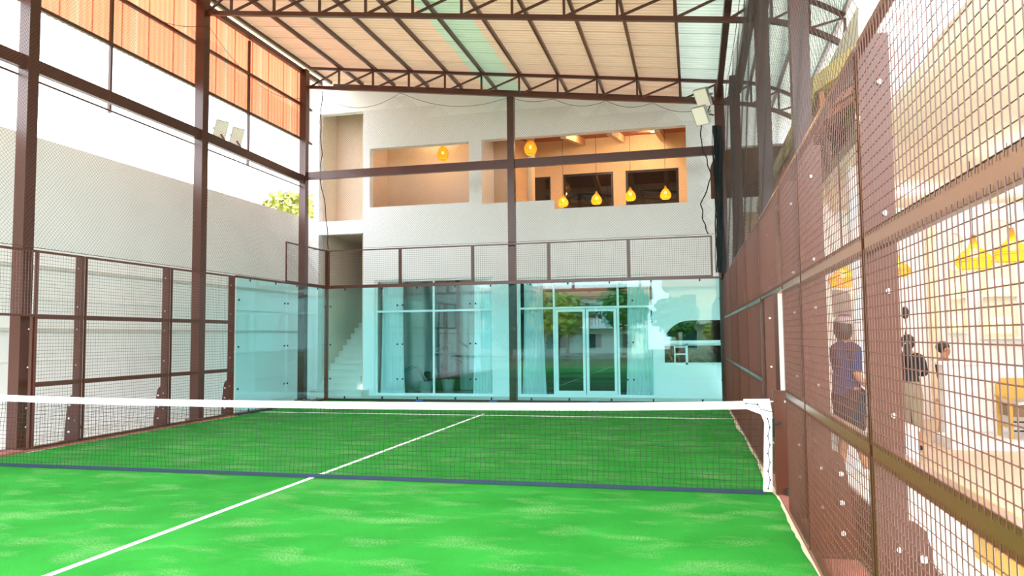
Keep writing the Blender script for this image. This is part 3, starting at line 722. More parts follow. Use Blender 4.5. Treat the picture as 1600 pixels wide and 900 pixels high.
def leafy(name, loc, label, pot=True, h=1.0, nl=9, lw=.14, ll=.5, matn='leaf_dark'):
    t = thing(name, loc, label, 'plant'); x, y, z = loc
    if pot: obj('pot', MB().lathe((x,y,z),[(.02,0),(.15,0),(.2,.34),(.18,.34),(.165,.28),(.01,.28)],14), 'pot', t)
    random.seed(int(x*100)%97+3)
    for k in range(nl):
        a = k*2.4+random.random(); hh = h*random.uniform(.55,1.0); sp_ = random.uniform(.2,.45)
        tip = Vector((x+math.cos(a)*sp_, y+math.sin(a)*sp_, z+.28+hh)); base = Vector((x,y,z+.27))
        stem = MB().tube([base, base.lerp(tip,.6)+Vector((0,0,.08)), tip],.009,5)
        d = Vector((math.cos(a),math.sin(a),-.35)).normalized(); sd_ = Vector((-math.sin(a),math.cos(a),0))
        lf = MB(); 
        for i,(u,w) in enumerate(((0,.15),(.2,.8),(.45,1),(.75,.75),(1,.05))):
            p = tip+d*ll*u+Vector((0,0,-.15*ll*u*u)); lf.v += [tuple(p-sd_*lw*w), tuple(p+Vector((0,0,-.02))), tuple(p+sd_*lw*w)]
        for i in range(4):
            lf.f += [(3*i,3*i+1,3*i+4,3*i+3),(3*i+1,3*i+2,3*i+5,3*i+4)]; lf.m += [0,0]
        s_ = obj('stem', stem, matn, t); obj('leaf', lf, matn, s_)
    return t
leafy('potted_plant', (-3.35,12.9,-.01), 'broad leaved dark plant beside the left curtain', h=.55, nl=5)
leafy('potted_plant', (-2.95,13.75,-.01), 'tall dark plant behind the middle of the four pane window', h=1.2, ll=.3, nl=9)
leafy('potted_plant', (-1.6,15.3,-.01), 'bushy dark plant before the dark panelled screen', h=.9, nl=11, lw=.12)
leafy('potted_plant', (3.85,12.95,-.01), 'bright green plant behind the small panes of the arched window', h=1.0, nl=16, lw=.06, ll=.4, matn='leaf_yellow')

# ================================================================== RATTAN LAMPS
def rattan(loc, r, h, cord, label, kind='bell', light=8):
    x, y, z = loc      # z = bottom of the shade
    t = thing('pendant_lamp', (x,y,z), label, 'lamp', 'rattan pendant lamps')
    if kind == 'bell': pr_ = [(.62,0),(.86,.1),(.98,.3),(1,.45),(.88,.65),(.6,.85),(.28,1)]
    elif kind == 'onion': pr_ = [(.70,0),(.93,.12),(1,.28),(.86,.5),(.5,.72),(.22,.86),(.16,1)]
    else: pr_ = [(.72,0),(.98,.22),(1,.3),(.62,.52),(.30,.66),(.18,.8),(.14,1)]
    sh = obj('lamp_shade', MB().lathe((x,y,z),[(a*r,b*h) for a,b in pr_],20), 'rattan', t, smooth=True)
    rb = MB()
    for a, b in pr_: rb.tube([(x+a*r*1.01*math.cos(q),y+a*r*1.01*math.sin(q),z+b*h) for q in [2*math.pi*i/20 for i in range(21)]],r*.022,4,False)
    for k in range(14):
        q = 2*math.pi*k/14; rb.tube([(x+a*r*1.01*math.cos(q+b*.5),y+a*r*1.01*math.sin(q+b*.5),z+b*h) for a,b in pr_],r*.018,4,False)
    obj('cane_weave', rb, 'yellow_wood', sh)
    obj('bulb', MB().blob((x,y,z+h*.5),(r*.24,r*.24,r*.3),10,8), 'bulb', t, smooth=True)
    obj('socket', MB().lathe((x,y,z+h*.92),[(r*.14,0),(r*.16,h*.12),(r*.03,h*.16)],8), 'seat_brown', t)
    obj('cord', MB().tube([(x,y,z+h),(x,y,z+h+cord)],.006,4), 'black', t)
    if light:
        ld = bpy.data.lights.new('lamp_light','POINT'); ld.energy = light*.055; ld.color = (1,.66,.30); ld.shadow_soft_size = .05
        lo = bpy.data.objects.new('lamp_light', ld); COL.objects.link(lo); lo.location = (0,0,-.03); lo.parent = t
rattan((-2.84,13.0,6.79),.17,.42,.75,'rattan lamp hanging in the left upper opening',light=10)
rattan((-.20,13.0,6.79),.18,.40,.2,'rattan lamp hanging high beside the centre pole',light=14)
for p, e in (((5.9,13.2,7.2),9),((1.6,13.6,7.2),10),((3.2,14.8,7.45),8),((-3.1,12.9,7.7),3.5)):  # added downlights that brighten the upper rooms, fixtures invented out of view
    q_ = thing('ceiling_light', (p[0],p[1],p[2]+.08), {5.9:'unseen downlight added to brighten the brown room behind the upper arch',1.6:'unseen downlight added near the front of the upper room ceiling',3.2:'unseen downlight added at the back of the upper room ceiling',-3.1:'unseen downlight added over the left upper opening'}[p[0]], 'ceiling light')
    zc = 7.9 if p[0] < 0 else 9.0 if p[0] > 5 else 7.15+(p[1]-12.05)*.195
    obj('rim', MB().lathe((p[0],p[1],zc),[(.02,.01),(.09,.01),(.1,-.02),(.07,-.03)],14), 'white_frame', q_); obj('diffuser', MB().lathe((p[0],p[1],zc-.025),[(.001,0),(.07,0)],14), 'downlight', q_)
    l_ = bpy.data.lights.new('room_fill_light','POINT'); l_.energy = e; l_.color = (1,.70,.38); l_.shadow_soft_size = .08
    lo = bpy.data.objects.new('room_fill_light', l_); COL.objects.link(lo); lo.location = (p[0],p[1],zc-.12)
for x, z, lb in ((.47,5.50,'rattan lamp farthest left in the lower lamp row'),(1.48,5.52,'second rattan lamp in the lower lamp row'),(2.49,5.58,'third rattan lamp in the lower lamp row'),(3.51,5.57,'rattan lamp farthest right in the lower lamp row')):
    rattan((x,14.5,z),.16,.37,7.625-z-.37,lb,'onion',18)
# ================================================================== CAFE ON THE RIGHT
for nm, m_, mt, lb in (
    ('wall_cafe', MB().box(6.75,7.4,3.2,3.4,4.05,5.62), 'plaster', 'pale upper storey end wall of the cafe'),
    ('wall_cafe', MB().box(7.4,7.6,-4.5,3.4,4.05,5.40), 'cream_wall', 'cream upper parapet wall of the cafe'),
    ('ceiling', MB().box(6.36,14,-4.5,11.28,3.9,4.05), 'cream_wall', 'cream ceiling slab over the cafe'),
    ('wall_cafe', MB().box(6.36,13.9,7.4,7.6,-.03,3.9), 'plaster', 'white back wall of the cafe with arched niches'),
    ('wall_cafe', MB().box(13.9,14,-4,7.6,0,3.9), 'plaster', 'far right white wall of the cafe')):
    obj(nm, m_, mt, label=lb, kind='structure')
# upper floor front with window openings (runs along y at x=6.6)
mb = wall_y(0,.15,3.4,11.75,4.05,6.2,[(4.5,6.2,4.55,5.6),(7.2,9.2,4.55,5.6)])
mb.v = [(6.75-v[1],v[0],v[2]) for v in mb.v]
uf = obj('wall_cafe', mb, 'cream_wall', label='cream upper storey front of the cafe under the thatch', kind='structure')
for a, b in ((4.5,6.2),(7.2,9.2)):
    s_ = obj('shutter', MB().box(6.66,6.70,a+.02,b-.02,4.56,5.59), 'tan_wood', uf)
    for k in range(6): obj('slat', MB().box(6.64,6.66,a+.05,b-.05,4.62+k*.16,4.70+k*.16), 'dark_wood', s_)
# thatch eave
th = thing('thatch_roof', (6.2,6,4.75), 'straw thatch eave over the cafe front', 'roof')
mb = MB(); nT = 40
mb.prism([(5.78,4.62),(5.80,4.84),(6.58,5.43),(6.58,5.15)],'y',2.2,11.28); obj('thatch_layer', mb, 'thatch', th)
mb = MB()
for k in range(420):
    y = 2.2+9.0*random.random(); x = 5.78+.05*random.random(); mb.tube([(x+.06,y,4.84),(x-.02,y+random.uniform(-.03,.03),4.58-random.random()*.1)],.008,3,False)
obj('straw_fringe', mb, 'thatch', th, kind='stuff')
obj('fascia', MB().box(5.86,5.92,2.2,11.28,4.40,4.64), 'terracotta', th)
for k in range(12): obj('soffit_rafter', MB().bar((5.92,2.8+k*.76,4.55),(6.6,2.8+k*.76,4.95),.06,.08), 'terracotta', th)
def ccol(x, y, w, label): obj('cafe_column', MB().box(x-w/2,x+w/2,y-w/2,y+w/2,-.03,3.9).box(x-w/2-.03,x+w/2+.03,y-w/2-.03,y+w/2+.03,-.03,.10), 'plaster', label=label, kind='structure')
ccol(6.5,3.45,.22,'white square cafe column beside the walker'); ccol(6.5,6.6,.24,'white square cafe column at the far end of the walkway')
# far end wall of walkway with grey arch and tan boards
mb = wall_y(0,.15,6.86,7.2,0,3.9,[]); 
obj('wall_cafe', MB().box(5.35,5.85,11.3,11.5,-.03,3.3), 'grey_wall', label='rough grey wall at the far end of the walkway', kind='structure')
tb = obj('wall_cafe', MB().box(5.85,6.6,11.3,11.5,-.03,4.6), 'plaster', label='white wall at the far end of the walkway', kind='structure')
bs = thing('board_screen', (6.0,11.2,2.6), 'tan wooden board screen high at the end of the walkway', 'screen')
for k in range(9): obj('board', MB().box(5.36+k*.14,5.36+k*.14+.13,11.22,11.27,2.55,4.55), 'tan_wood', bs)
obj('cafe_arch', MB().prism([(6.45,.002),(7.25,.002),(7.25,1.95)]+[(6.85+.40*math.cos(t),1.95+.45*math.sin(t)) for t in [math.pi*i/12 for i in range(1,12)]]+[(6.45,1.95)],'y',7.36,7.399), 'grey_wall', label='grey arched doorway in the cafe back wall', cat='doorway')
obj('cafe_arch', MB().prism([(6.48,.004),(7.22,.004),(7.22,1.88),(6.48,1.88)],'y',7.30,7.355), 'tape', label='white screen door inside the grey arched doorway', cat='door')
# niches with glowing shelves
def niche(x, w, z0, z1, label):
    t = thing('wall_niche', (x,7.4,z0), label, 'niche')
    r = w/2; arch = [(x-r,z0),(x+r,z0),(x+r,z1-r)]+[(x+r*math.cos(q),z1-r+r*math.sin(q)) for q in [math.pi*i/10 for i in range(1,10)]]+[(x-r,z1-r)]
    obj('niche_back', MB().prism(arch,'y',7.375,7.399), 'cream_wall', t)
    n = len(arch); mb = MB(); sc = lambda p: (x+(p[0]-x)*1.14, z0+(p[1]-z0)*1.03)
    for i in range(n):
        if i == 0: continue
        a, b = arch[i], arch[(i+1)%n]; A, B = sc(a), sc(b)
        mb.prism([a,b,B,A],'y',7.30,7.4)
    obj('surround', mb, 'plaster', t)
    for z in (z0+.02,z0+(z1-z0)*.36,z0+(z1-z0)*.66): obj('shelf', MB().box(x-r,x+r,7.29,7.37,z-.015,z+.015), 'plaster', t)
    return t
niche(8.88,.28,1.55,3.38,'slim arched glowing wall niche left of the big lamp'); niche(9.57,.56,1.44,3.6,'wide arched glowing wall niche right of the big lamp')
for x, z, w in ((8.86,2.26,.18),(8.86,1.68,.17),(8.88,2.78,.16),(9.52,1.62,.40),(9.57,2.3,.36)):
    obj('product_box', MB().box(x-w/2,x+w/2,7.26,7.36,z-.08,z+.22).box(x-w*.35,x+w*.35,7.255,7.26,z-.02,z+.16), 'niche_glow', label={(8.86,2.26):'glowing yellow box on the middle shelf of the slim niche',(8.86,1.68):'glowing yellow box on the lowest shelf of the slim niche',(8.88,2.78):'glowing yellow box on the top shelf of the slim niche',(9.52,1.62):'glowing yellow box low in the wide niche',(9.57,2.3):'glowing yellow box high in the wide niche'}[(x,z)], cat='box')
obj('pilaster', MB().box(8.42,8.56,7.28,7.4,0,3.9), 'warm_plaster', label='peach coloured pilaster on the cafe back wall', kind='structure')
# counter
ct = thing('counter', (9.2,4.5,0), 'white plastered service counter in the cafe', 'counter')
obj('front', MB().box(7.75,11.2,4.4,4.6,0,1.10), 'plaster', ct); obj('worktop', MB().box(7.70,11.25,4.34,4.75,1.10,1.145), 'plaster', ct); obj('plinth', MB().box(7.8,11.15,4.37,4.4,0,.08), 'white_frame', ct)
for k in range(3): obj('panel', MB().box(7.8+k*1.13,8.86+k*1.13,4.385,4.4,.14,1.04), 'plaster', ct)
obj('paper_stack', MB().box(8.75,8.98,4.42,4.62,1.146,1.156).box(8.76,8.96,4.43,4.61,1.156,1.166), 'tape', label='small stack of paper on the cafe counter', cat='paper')
# chair
obj('floor', MB().box(7.55,11.2,3.45,4.36,.001,.12), 'plaster', label='low white platform in front of the cafe counter', kind='structure')
ccol(8.62,3.25,.2,'white square cafe column at the right edge of the picture')
def chair(x, y, z):
    t = thing('wooden_chair', (x,y,z), 'yellow wooden chair with brown fabric seat before the counter', 'chair')
    for dx in (-.24,.24):
        for dy in (-.20,.20): obj('leg', MB().box(x+dx-.024,x+dx+.024,y+dy-.024,y+dy+.024,z,z+(.72 if dy > 0 else .54)), 'yellow_wood', t)
        obj('armrest', MB().box(x+dx-.04,x+dx+.04,y-.24,y+.22,z+.54,z+.57), 'yellow_wood', t)
        obj('side_rail', MB().box(x+dx-.012,x+dx+.012,y-.18,y+.18,z+.14,z+.17), 'yellow_wood', t)
    obj('seat', MB().box(x-.24,x+.24,y-.22,y+.20,z+.30,z+.44), 'seat_brown', t)
    obj('backrest', MB().prism([(y+.17,z+.52),(y+.21,z+.52),(y+.24,z+.80),(y+.20,z+.80)],'x',x-.21,x+.21), 'yellow_wood', t)
    for zz in (.10,.22): obj('stretcher', MB().box(x-.22,x+.22,y-.215,y-.20,z+zz,z+zz+.02), 'black', t)
chair(8.62,3.95,.12)
obj('magazine', MB().prism([(8.52,.565),(8.78,.60),(8.77,.615),(8.51,.58)],'y',3.84,4.04), 'tape', label='open white magazine lying on the wooden chair', cat='magazine')
# pendant lamps of the cafe
rattan((7.95,3.5,2.42),.24,.44,1.05,'large rattan lamp hanging in front of the wide niche','hat',22)
rattan((8.05,2.5,2.42),.20,.40,1.09,'rattan lamp partly hidden at the right, beside the cafe pillar','hat',14)
rattan((6.30,3.56,2.22),.20,.38,2.16,'rattan lamp above the walker, nearer one','hat',12)
rattan((6.82,5.5,2.38),.22,.40,1.13,'rattan lamp above the walker, farther one','hat',12)
rattan((7.46,5.5,2.48),.22,.40,1.03,'rattan lamp half hidden behind the near fence post','hat',12)
ld = thing('ceiling_light', (8.0,1.4,3.86), 'round white ceiling downlight in the cafe', 'ceiling light')
obj('rim', MB().lathe((8.0,1.4,3.86),[(.15,.04),(.16,0),(.13,-.005)],20), 'white_frame', ld); obj('diffuser', MB().lathe((8.0,1.4,3.858),[(.001,0),(.13,0)],20), 'downlight', ld)
for p, e in (((8.6,2.6,3.7),8),((9.4,5.9,3.6),7),((7.6,5.6,3.6),5)):
    l_ = bpy.data.lights.new('cafe_light','POINT'); l_.energy = e; l_.color = (1,.92,.88); l_.shadow_soft_size = .15
    lo = bpy.data.objects.new('cafe_light', l_); COL.objects.link(lo); lo.location = p
hb = thing('hanging_bulb', (7.40,4.85,1.55), 'black oval bulb holder hanging above the woman in black', 'lamp')
obj('body', MB().blob((7.40,4.85,1.88),(.055,.055,.10),12,8), 'black', hb, smooth=True); obj('chain', MB().tube([(7.40,4.85,1.78),(7.41,4.85,1.66),(7.39,4.85,1.55)],.012,5), 'black', hb); obj('cord', MB().tube([(7.40,4.85,1.97),(7.40,4.85,3.9)],.004,4), 'black', hb)
# grating, step
gr = thing('drain_grating', (5.5,-2,-.03), 'brown steel drain grating along the right fence', 'grating')
obj('frame', MB().box(5.308,5.33,-6.5,4,-.03,-.005).box(5.75,5.772,-6.5,4,-.03,-.005), 'brown', gr)
mb = MB()
for k in range(260): mb.box(5.33,5.75,-6.5+k*.04,-6.5+k*.04+.008,-.028,-.006)
for k in range(10): mb.box(5.36+k*.04,5.366+k*.04,-6.5,4,-.027,-.008)
obj('bars', mb, 'brown', gr, kind='stuff')
obj('floor_edge', MB().box(6.78,6.86,-4,7,.0,.012), 'yellow_wood', label='honey coloured edge strip of the cafe floor', cat='edge strip')
obj('wooden_step', MB().box(6.15,6.75,-4.0,-1.75,-.03,.16).box(6.13,6.77,-4.02,-1.73,.16,.20), 'yellow_wood', label='low yellow wooden step in the bottom right corner', cat='step')
obj('white_plinth', MB().box(5.95,6.75,1.9,2.9,-.03,.42).box(5.93,6.77,1.88,2.92,.42,.46), 'plaster', label='low white plinth on the walkway behind the fence post', cat='plinth')
obj('roof_pole', MB().tube([(7.9,4.6,5.3),(7.86,4.6,9.0)],.045,10).lathe((7.9,4.6,5.3),[(.08,0),(.08,.06)],10,True), 'lamp_grey', label='thin grey pole rising behind the pale upper wall', cat='pole')

# ================================================================== PEOPLE
def skin_body(name, J, E_, root, mats, rule, loc, rz, sc, parent, sub=2):
    me = bpy.data.meshes.new('tmp'); keys = list(J); ix = {k: i for i, k in enumerate(keys)}
    me.from_pydata([J[k][0] for k in keys], [(ix[a], ix[b]) for a, b in E_], [])
    o = bpy.data.objects.new('tmp', me); COL.objects.link(o)
    md = o.modifiers.new('s','SKIN'); md.use_smooth_shade = True
    for k in keys:
        sv = me.skin_vertices[0].data[ix[k]]; r = J[k][1]; sv.radius = r if isinstance(r, tuple) else (r, r); sv.use_root = (k == root)
    ss = o.modifiers.new('u','SUBSURF'); ss.levels = sub; ss.render_levels = sub
    dg = bpy.context.evaluated_depsgraph_get(); ev = o.evaluated_get(dg)
    m2 = bpy.data.meshes.new_from_object(ev); m2.name = name
    bpy.data.objects.remove(o)
    m2.materials.clear()
    for m in mats: m2.materials.append(MATS[m])
    for p in m2.polygons: p.material_index = rule(p.center); p.use_smooth = True
    b = bpy.data.objects.new(name, m2); COL.objects.link(b); b.parent = parent; return b
def person(label, loc, rz, sc, arms, rule, mats, legs=((.0,.0),(.0,.0)), wide=1., shirt=1.0, sit=0.):
    t = thing('person', loc, label, 'person'); t.rotation_euler = (0,0,rz); t.scale = (sc,)*3
    L = lambda y: y
    J = {'pel': ((0,0,.95),(.125*wide,.10*wide)), 'wst': ((0,.005,1.08),(.115*wide,.09*wide)), 'che': ((0,.01,1.26),(.135*wide*shirt,.10*wide*shirt)), 'nck0': ((0,-.005,1.40),(.085,.07)),
         'nck': ((0,.0,1.475),.047), 'jaw': ((0,.018,1.54),(.058,.066)), 'skl': ((0,.008,1.61),(.072,.086)), 'crn': ((0,.0,1.675),(.055,.066)), 'nose': ((0,.098,1.595),.011),
         'earL': ((-.078,0,1.60),(.010,.018)), 'earR': ((.078,0,1.60),(.010,.018))}
    E_ = [('pel','wst'),('wst','che'),('che','nck0'),('nck0','nck'),('nck','jaw'),('jaw','skl'),('skl','crn'),('jaw','nose'),('skl','earL'),('skl','earR')]
    for s_, nm, lg in ((-1,'L',legs[0]),(1,'R',legs[1])):
        ky, ay = lg
        J.update({'hip'+nm: ((s_*.085,0,.88),(.092*wide,.10*wide)), 'kne'+nm: ((s_*.09,ky+.012,.49),.062), 'clf'+nm: ((s_*.092,(ky+ay)/2-.02,.34),.057), 'ank'+nm: ((s_*.092,ay-.02,.085),.040), 'hee'+nm: ((s_*.092,ay-.04,.045),.040), 'toe'+nm: ((s_*.10,ay+.15,.03),(.042,.028))})
        E_ += [('pel','hip'+nm),('hip'+nm,'kne'+nm),('kne'+nm,'clf'+nm),('clf'+nm,'ank'+nm),('ank'+nm,'hee'+nm),('hee'+nm,'toe'+nm)]
        sh = Vector((s_*.165,0,1.365)); el, wr = Vector(arms[nm][0]), Vector(arms[nm][1]); d = (wr-el).normalized(); sd_ = Vector(arms[nm][2]).normalized()
        pm = wr+d*.055
        J.update({'sho'+nm: (tuple(sh),.062*shirt), 'uar'+nm: (tuple(sh.lerp(el,.5)),.052*shirt), 'elb'+nm: (tuple(el),.042), 'wri'+nm: (tuple(wr),.028), 'pal'+nm: (tuple(pm),(.036,.020))})
        E_ += [('nck0','sho'+nm),('sho'+nm,'uar'+nm),('uar'+nm,'elb'+nm),('elb'+nm,'wri'+nm),('wri'+nm,'pal'+nm)]
        nrm = d.cross(sd_).normalized()
        for fi, (off, ln) in enumerate(((-.027,.062),(-.009,.075),(.009,.072),(.026,.055))):
            a = pm+d*.03+sd_*off; b = a+d*ln*.55+nrm*.008; c = a+d*ln*.9+nrm*.03
            J.update({f'f{fi}a'+nm: (tuple(a),.0095), f'f{fi}b'+nm: (tuple(b),.0085), f'f{fi}c'+nm: (tuple(c),.007)})
            E_ += [('pal'+nm,f'f{fi}a'+nm),(f'f{fi}a'+nm,f'f{fi}b'+nm),(f'f{fi}b'+nm,f'f{fi}c'+nm)]
        a = wr+d*.025-sd_*.035; b = a+d*.035-sd_*.022
        J.update({'tha'+nm: (tuple(a),.012), 'thb'+nm: (tuple(b),.009)}); E_ += [('wri'+nm,'tha'+nm),('tha'+nm,'thb'+nm)]
    if sit:
        for nm in 'LR':
            s_ = -1 if nm == 'L' else 1
            J['kne'+nm] = ((s_*.10,.42,.87),.062); J['clf'+nm] = ((s_*.10,.41,.87-.2),.055); J['ank'+nm] = ((s_*.10,.38,.085+sit),.04); J['hee'+nm] = ((s_*.10,.36,.045+sit),.04); J['toe'+nm] = ((s_*.11,.54,.03+sit),(.042,.028))
    skin_body('body', J, E_, 'pel', mats, rule, loc, rz, sc, t)
    return t
def child(t, name, mb, m, label=None, smooth=True):     # part given in the person's own local frame
    me = bpy.data.meshes.new(name); me.from_pydata(mb.v, [], mb.f); me.materials.append(MATS[m])
    if smooth: me.polygons.foreach_set('use_smooth', [True]*len(me.polygons))
    o = bpy.data.objects.new(name, me); COL.objects.link(o); o.parent = t
    if label: o['label'] = label
    return o
def face(t):
    for s_ in (-1,1): child(t,'eye',MB().blob((s_*.03,.088,1.612),(.012,.006,.007),8,5),'tape'); child(t,'iris',MB().blob((s_*.03,.093,1.612),(.005,.003,.005),6,4),'hair')
    child(t,'mouth',MB().blob((0,.085,1.553),(.022,.006,.006),8,4),'cap_purple')
# walker in blue: seen from behind-left, turned to the right
def rule1(c):
    z = c.z; r = math.hypot(c.x, c.y)
    if z > 1.445: return 0
    if z > .90 and abs(c.x) < .26 and z > 1.13: return 1
    if z > .90 and abs(c.x) < .155: return 1
    if .50 < z <= .92 and abs(c.x) < .2: return 2
    if z < .09: return 3
    return 0
p1 = person('person in blue shirt, black shorts and pale cap walking outside the right fence',(5.90,1.35,-.03),R(-62),1.04,
    {'L': ((-.24,.06,1.10),(-.20,.26,.96),(1,0,.2)), 'R': ((.22,-.04,1.08),(.24,.16,.90),(1,0,.2))}, rule1, ['skin','blue_shirt','black_cloth','shoe'], legs=((.06,-.02),(.02,.16)), wide=1.12, shirt=1.2)
face(p1)
child(p1,'hair',MB().blob((0,-.018,1.60),(.098,.105,.125),14,10,lambda p: Vector((p.x,min(p.y,.55),p.z if p.z > -.2 else p.z*1.35))),'hair')
cp = child(p1,'cap',MB().blob((0,.0,1.665),(.102,.112,.075),14,8,lambda p: Vector((p.x,p.y,max(p.z,-.35)))),'cap_cloth','pale patterned cap')
bm_ = MB().blob((0,.13,1.655),(.075,.075,.010),12,6); child(p1,'cap_brim',bm_,'cap_cloth'); child(p1,'cap_top',MB().blob((0,.0,1.715),(.07,.075,.035),12,6),'cap_purple','purple crown of the cap')
for s_ in (-1,1):
    child(p1,'shorts_leg',MB().lathe((s_*.095,.015,.50),[(.098,0),(.102,.04),(.105,.2),(.112,.36),(.10,.44)],14),'black_cloth')
child(p1,'shirt_hem',MB().lathe((0,.0,.88),[(.155,0),(.15,.06),(.142,.2),(.13,.28)],18),'blue_shirt')
# woman in black with beige skirt, seen from behind
def rule2(c):
    if c.z > 1.44: return 0
    if c.z > .94 and not (abs(c.x) > .2 and c.z < 1.0): return 1
    if c.z < .09: return 2
    return 0
p2 = person('woman in black top and beige skirt standing with her back to the court',(7.02,3.25,0),R(-14),.905,
    {'L': ((-.215,.03,1.12),(-.07,.20,1.10),(0,.3,1)), 'R': ((.215,.03,1.12),(.07,.20,1.12),(0,.3,1))}, rule2, ['skin','black_cloth','shoe'], legs=((0,0),(0,.03)), wide=1.05, shirt=1.18)
face(p2)
child(p2,'hair',MB().blob((0,-.02,1.60),(.100,.108,.118),14,10,lambda p: Vector((p.x,min(p.y,.5),p.z))),'hair')
child(p2,'ponytail',MB().tube([(0,-.10,1.60),(0,-.14,1.50),(0,-.135,1.36),(0,-.125,1.24)],[.04,.055,.05,.012],10),'hair')
child(p2,'hair_clip',MB().blob((0,-.135,1.575),(.045,.016,.018),10,6),'tape','white hair clip')
sk = MB(); n = 26
for j,(z,rx,ry,gap) in enumerate(((1.02,.135,.105,.0),(.92,.165,.135,.0),(.75,.175,.145,.02),(.62,.170,.142,.04),(.50,.165,.140,.16),(.38,.165,.140,.30),(.30,.165,.142,.36))):
    for i in range(n+1):
        q = -math.pi/2+gap/2+(2*math.pi-gap)*i/n; sk.v.append((rx*math.cos(q),ry*math.sin(q),z))
for j in range(6):
    for i in range(n): sk.f.append((j*(n+1)+i,(j+1)*(n+1)+i,(j+1)*(n+1)+i+1,j*(n+1)+i+1))
child(p2,'skirt',sk,'skirt','beige midi skirt with a back slit')
for s_ in (-1,1): child(p2,'shoe',MB().blob((s_*.097,.055,.04),(.052,.135,.045),12,8,lambda p: Vector((p.x,p.y,max(p.z,-.85)))),'shoe')
child(p2,'shoe_panel',MB().blob((.097,-.03,.055),(.054,.06,.04),10,6),'black_cloth')
# person behind the counter
def rule3(c): return 0 if (c.z > 1.43 or (abs(c.x) > .2 and c.z < 1.05)) else 1 if c.z > .93 else 2
p3 = person('person in a black shirt sitting behind the white counter',(8.0,5.15,-.29),R(-78),1.0,
    {'L': ((-.25,.06,1.10),(-.14,.26,1.06),(0,.3,1)), 'R': ((.25,.06,1.10),(.14,.26,1.06),(0,.3,1))}, rule3, ['skin','black_cloth','black_cloth'], sit=.29)
face(p3)
st_ = thing('stool', (8.0,5.15,0), 'small round stool under the person behind the counter', 'stool')
obj('seat', MB().lathe((8.0,5.15,.50),[(.01,0),(.17,0),(.17,.04),(.01,.04)],16), 'tan_wood', st_)
for k in range(3): obj('leg', MB().tube([(8.0+.08*math.cos(k*2.1),5.15+.08*math.sin(k*2.1),.50),(8.0+.17*math.cos(k*2.1),5.15+.17*math.sin(k*2.1),.0)],.014,6), 'tan_wood', st_)
child(p3,'hair',MB().blob((0,-.015,1.635),(.095,.105,.095),14,10,lambda p: Vector((p.x,min(p.y,.75),p.z if p.z > 0 else p.z*(1.0 if p.y < 0 else .2)))),'hair')

# ================================================================== SURROUNDINGS (left skyline and what the glass mirrors)
def tree(loc, h, r, label, matn='leaf', n=700, ls=.28, seed=1, cat='tree', squash=.8):
    random.seed(seed); x, y, z = loc; t = thing('tree', loc, label, cat, 'trees around the court')
    obj('trunk', MB().tube([(x,y,z),(x+.1,y,z+h*.3),(x,y+.1,z+h*.72)],[.16,.12,.05],8), 'bark', t)
    mb = MB()
    for k in range(n):
        d = Vector((random.gauss(0,1),random.gauss(0,1),random.gauss(0,1))).normalized()*(random.random()**.35)
        c = Vector((x+d.x*r,y+d.y*r,z+h-r*squash+d.z*r*squash)); a = Vector((random.gauss(0,1),random.gauss(0,1),random.gauss(0,.6))).normalized(); b = a.cross(Vector((random.gauss(0,1),random.gauss(0,1),random.gauss(0,1)))).normalized()
        s_ = ls*random.uniform(.6,1.2); mb.add([c-a*s_, c+b*s_*.45, c+a*s_, c-b*s_*.45],[(0,1,2,3)])
    obj('foliage', mb, matn, t, kind='stuff')
tree((-13.2,22.5,-.12),8.4,1.5,'sunlit yellow green tree crown above the left wall','leaf_yellow',900,.22,5)
tree((-11.4,27.0,-.12),7.9,.8,'small tree top beside the back left column','leaf_yellow',300,.2,6)
tree((-4.2,-19,-.12),4.6,1.9,'bushy tree mirrored in the glass door, left one','leaf_yellow',800,.3,11)
tree((-.2,-20.5,-.12),5.0,1.8,'bushy tree mirrored in the glass door, right one','leaf',800,.3,12)
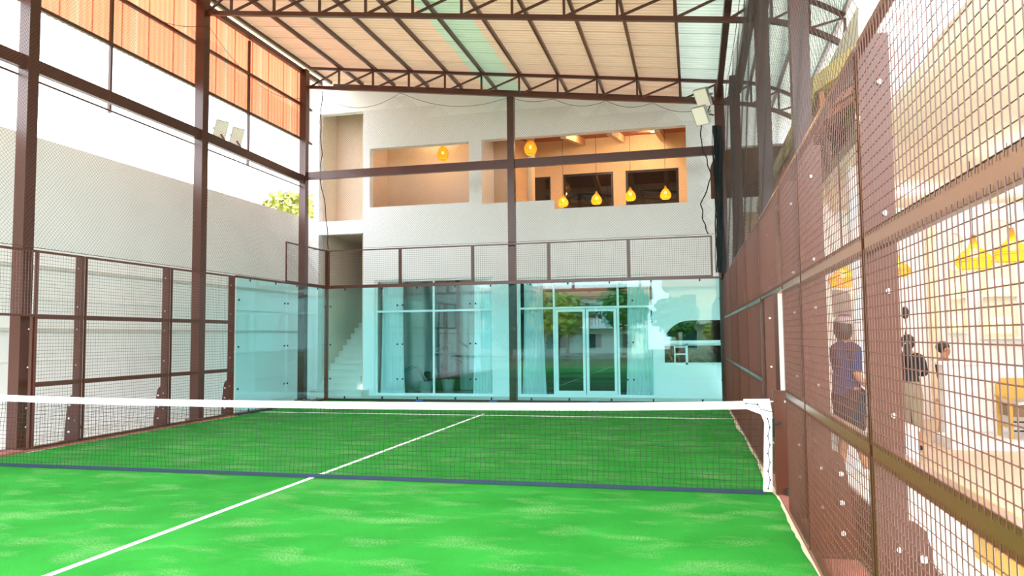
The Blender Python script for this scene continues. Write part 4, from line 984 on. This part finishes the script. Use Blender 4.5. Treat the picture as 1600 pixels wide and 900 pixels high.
tree((6.3,-21,-.12),3.0,1.5,'low bush mirrored in the arched window','leaf_yellow',600,.26,13)
tree((9.5,-22,-.12),3.6,1.6,'low tree mirrored at the right end of the glass','leaf',600,.26,14)
tree((3.0,-22,-.12),4.2,1.6,'round tree mirrored between door and arched window','leaf',600,.28,15)
for k_, (tx, ty, lb_) in enumerate(((-17,-20,'dark tree farthest left, added behind the near end to darken reflections'),(-12.5,-21.5,'dark tree second from the left, added behind the near end to darken reflections'),(-8.3,-23.5,'dark tree third from the left, added behind the near end to darken reflections'))):
    tree((tx,ty,-.12),6.6,2.0,lb_,'leaf_dark',1100,.34,31+k_,squash=1.45)  # unseen trees added so the left window reflects something dark
def house(x0, x1, y, h, wallm, label, floors=2):
    t = thing('house', ((x0+x1)/2,y-3,-.12), label, 'building')
    obj('wall', MB().box(x0,x1,y-6,y,-.12,h), wallm, t)
    obj('roof', MB().prism([(y-6.5,h),(y+.6,h),(y+.5,h+.18),(y-3,h+1.1),(y-6.4,h+.18)],'x',x0-.5,x1+.5), 'terracotta', t)
    n = max(2,int((x1-x0)/2.6)); fh = h/floors
    for f in range(floors):
        for k in range(n):
            cx = x0+(k+.5)*(x1-x0)/n
            w_ = obj('window', MB().box(cx-.6,cx+.6,y,y+.05,f*fh+.6,f*fh+fh-.45), 'white_frame', t); obj('pane', MB().box(cx-.52,cx+.52,y+.05,y+.06,f*fh+.68,f*fh+fh-.53), 'room_wall', w_)
        if f:
            b = obj('balcony', MB().box(x0+.3,x1-.3,y,y+1.1,f*fh-.12,f*fh), 'house_white', t)
            rl = MB().box(x0+.3,x1-.3,y+1.05,y+1.09,f*fh+.85,f*fh+.9)
            for k in range(int((x1-x0)/.25)): rl.box(x0+.35+k*.25,x0+.38+k*.25,y+1.055,y+1.085,f*fh,f*fh+.85)
            obj('railing', rl, 'dark_wood', b)
house(2.5,16,-27,5.0,'house_cream','cream house mirrored in the right half of the back glass')
house(-13,0.5,-29,4.6,'house_white','white house mirrored in the middle of the back glass')
house(-32,-15,-27,5.2,'house_cream','cream house mirrored in the left side of the back glass')
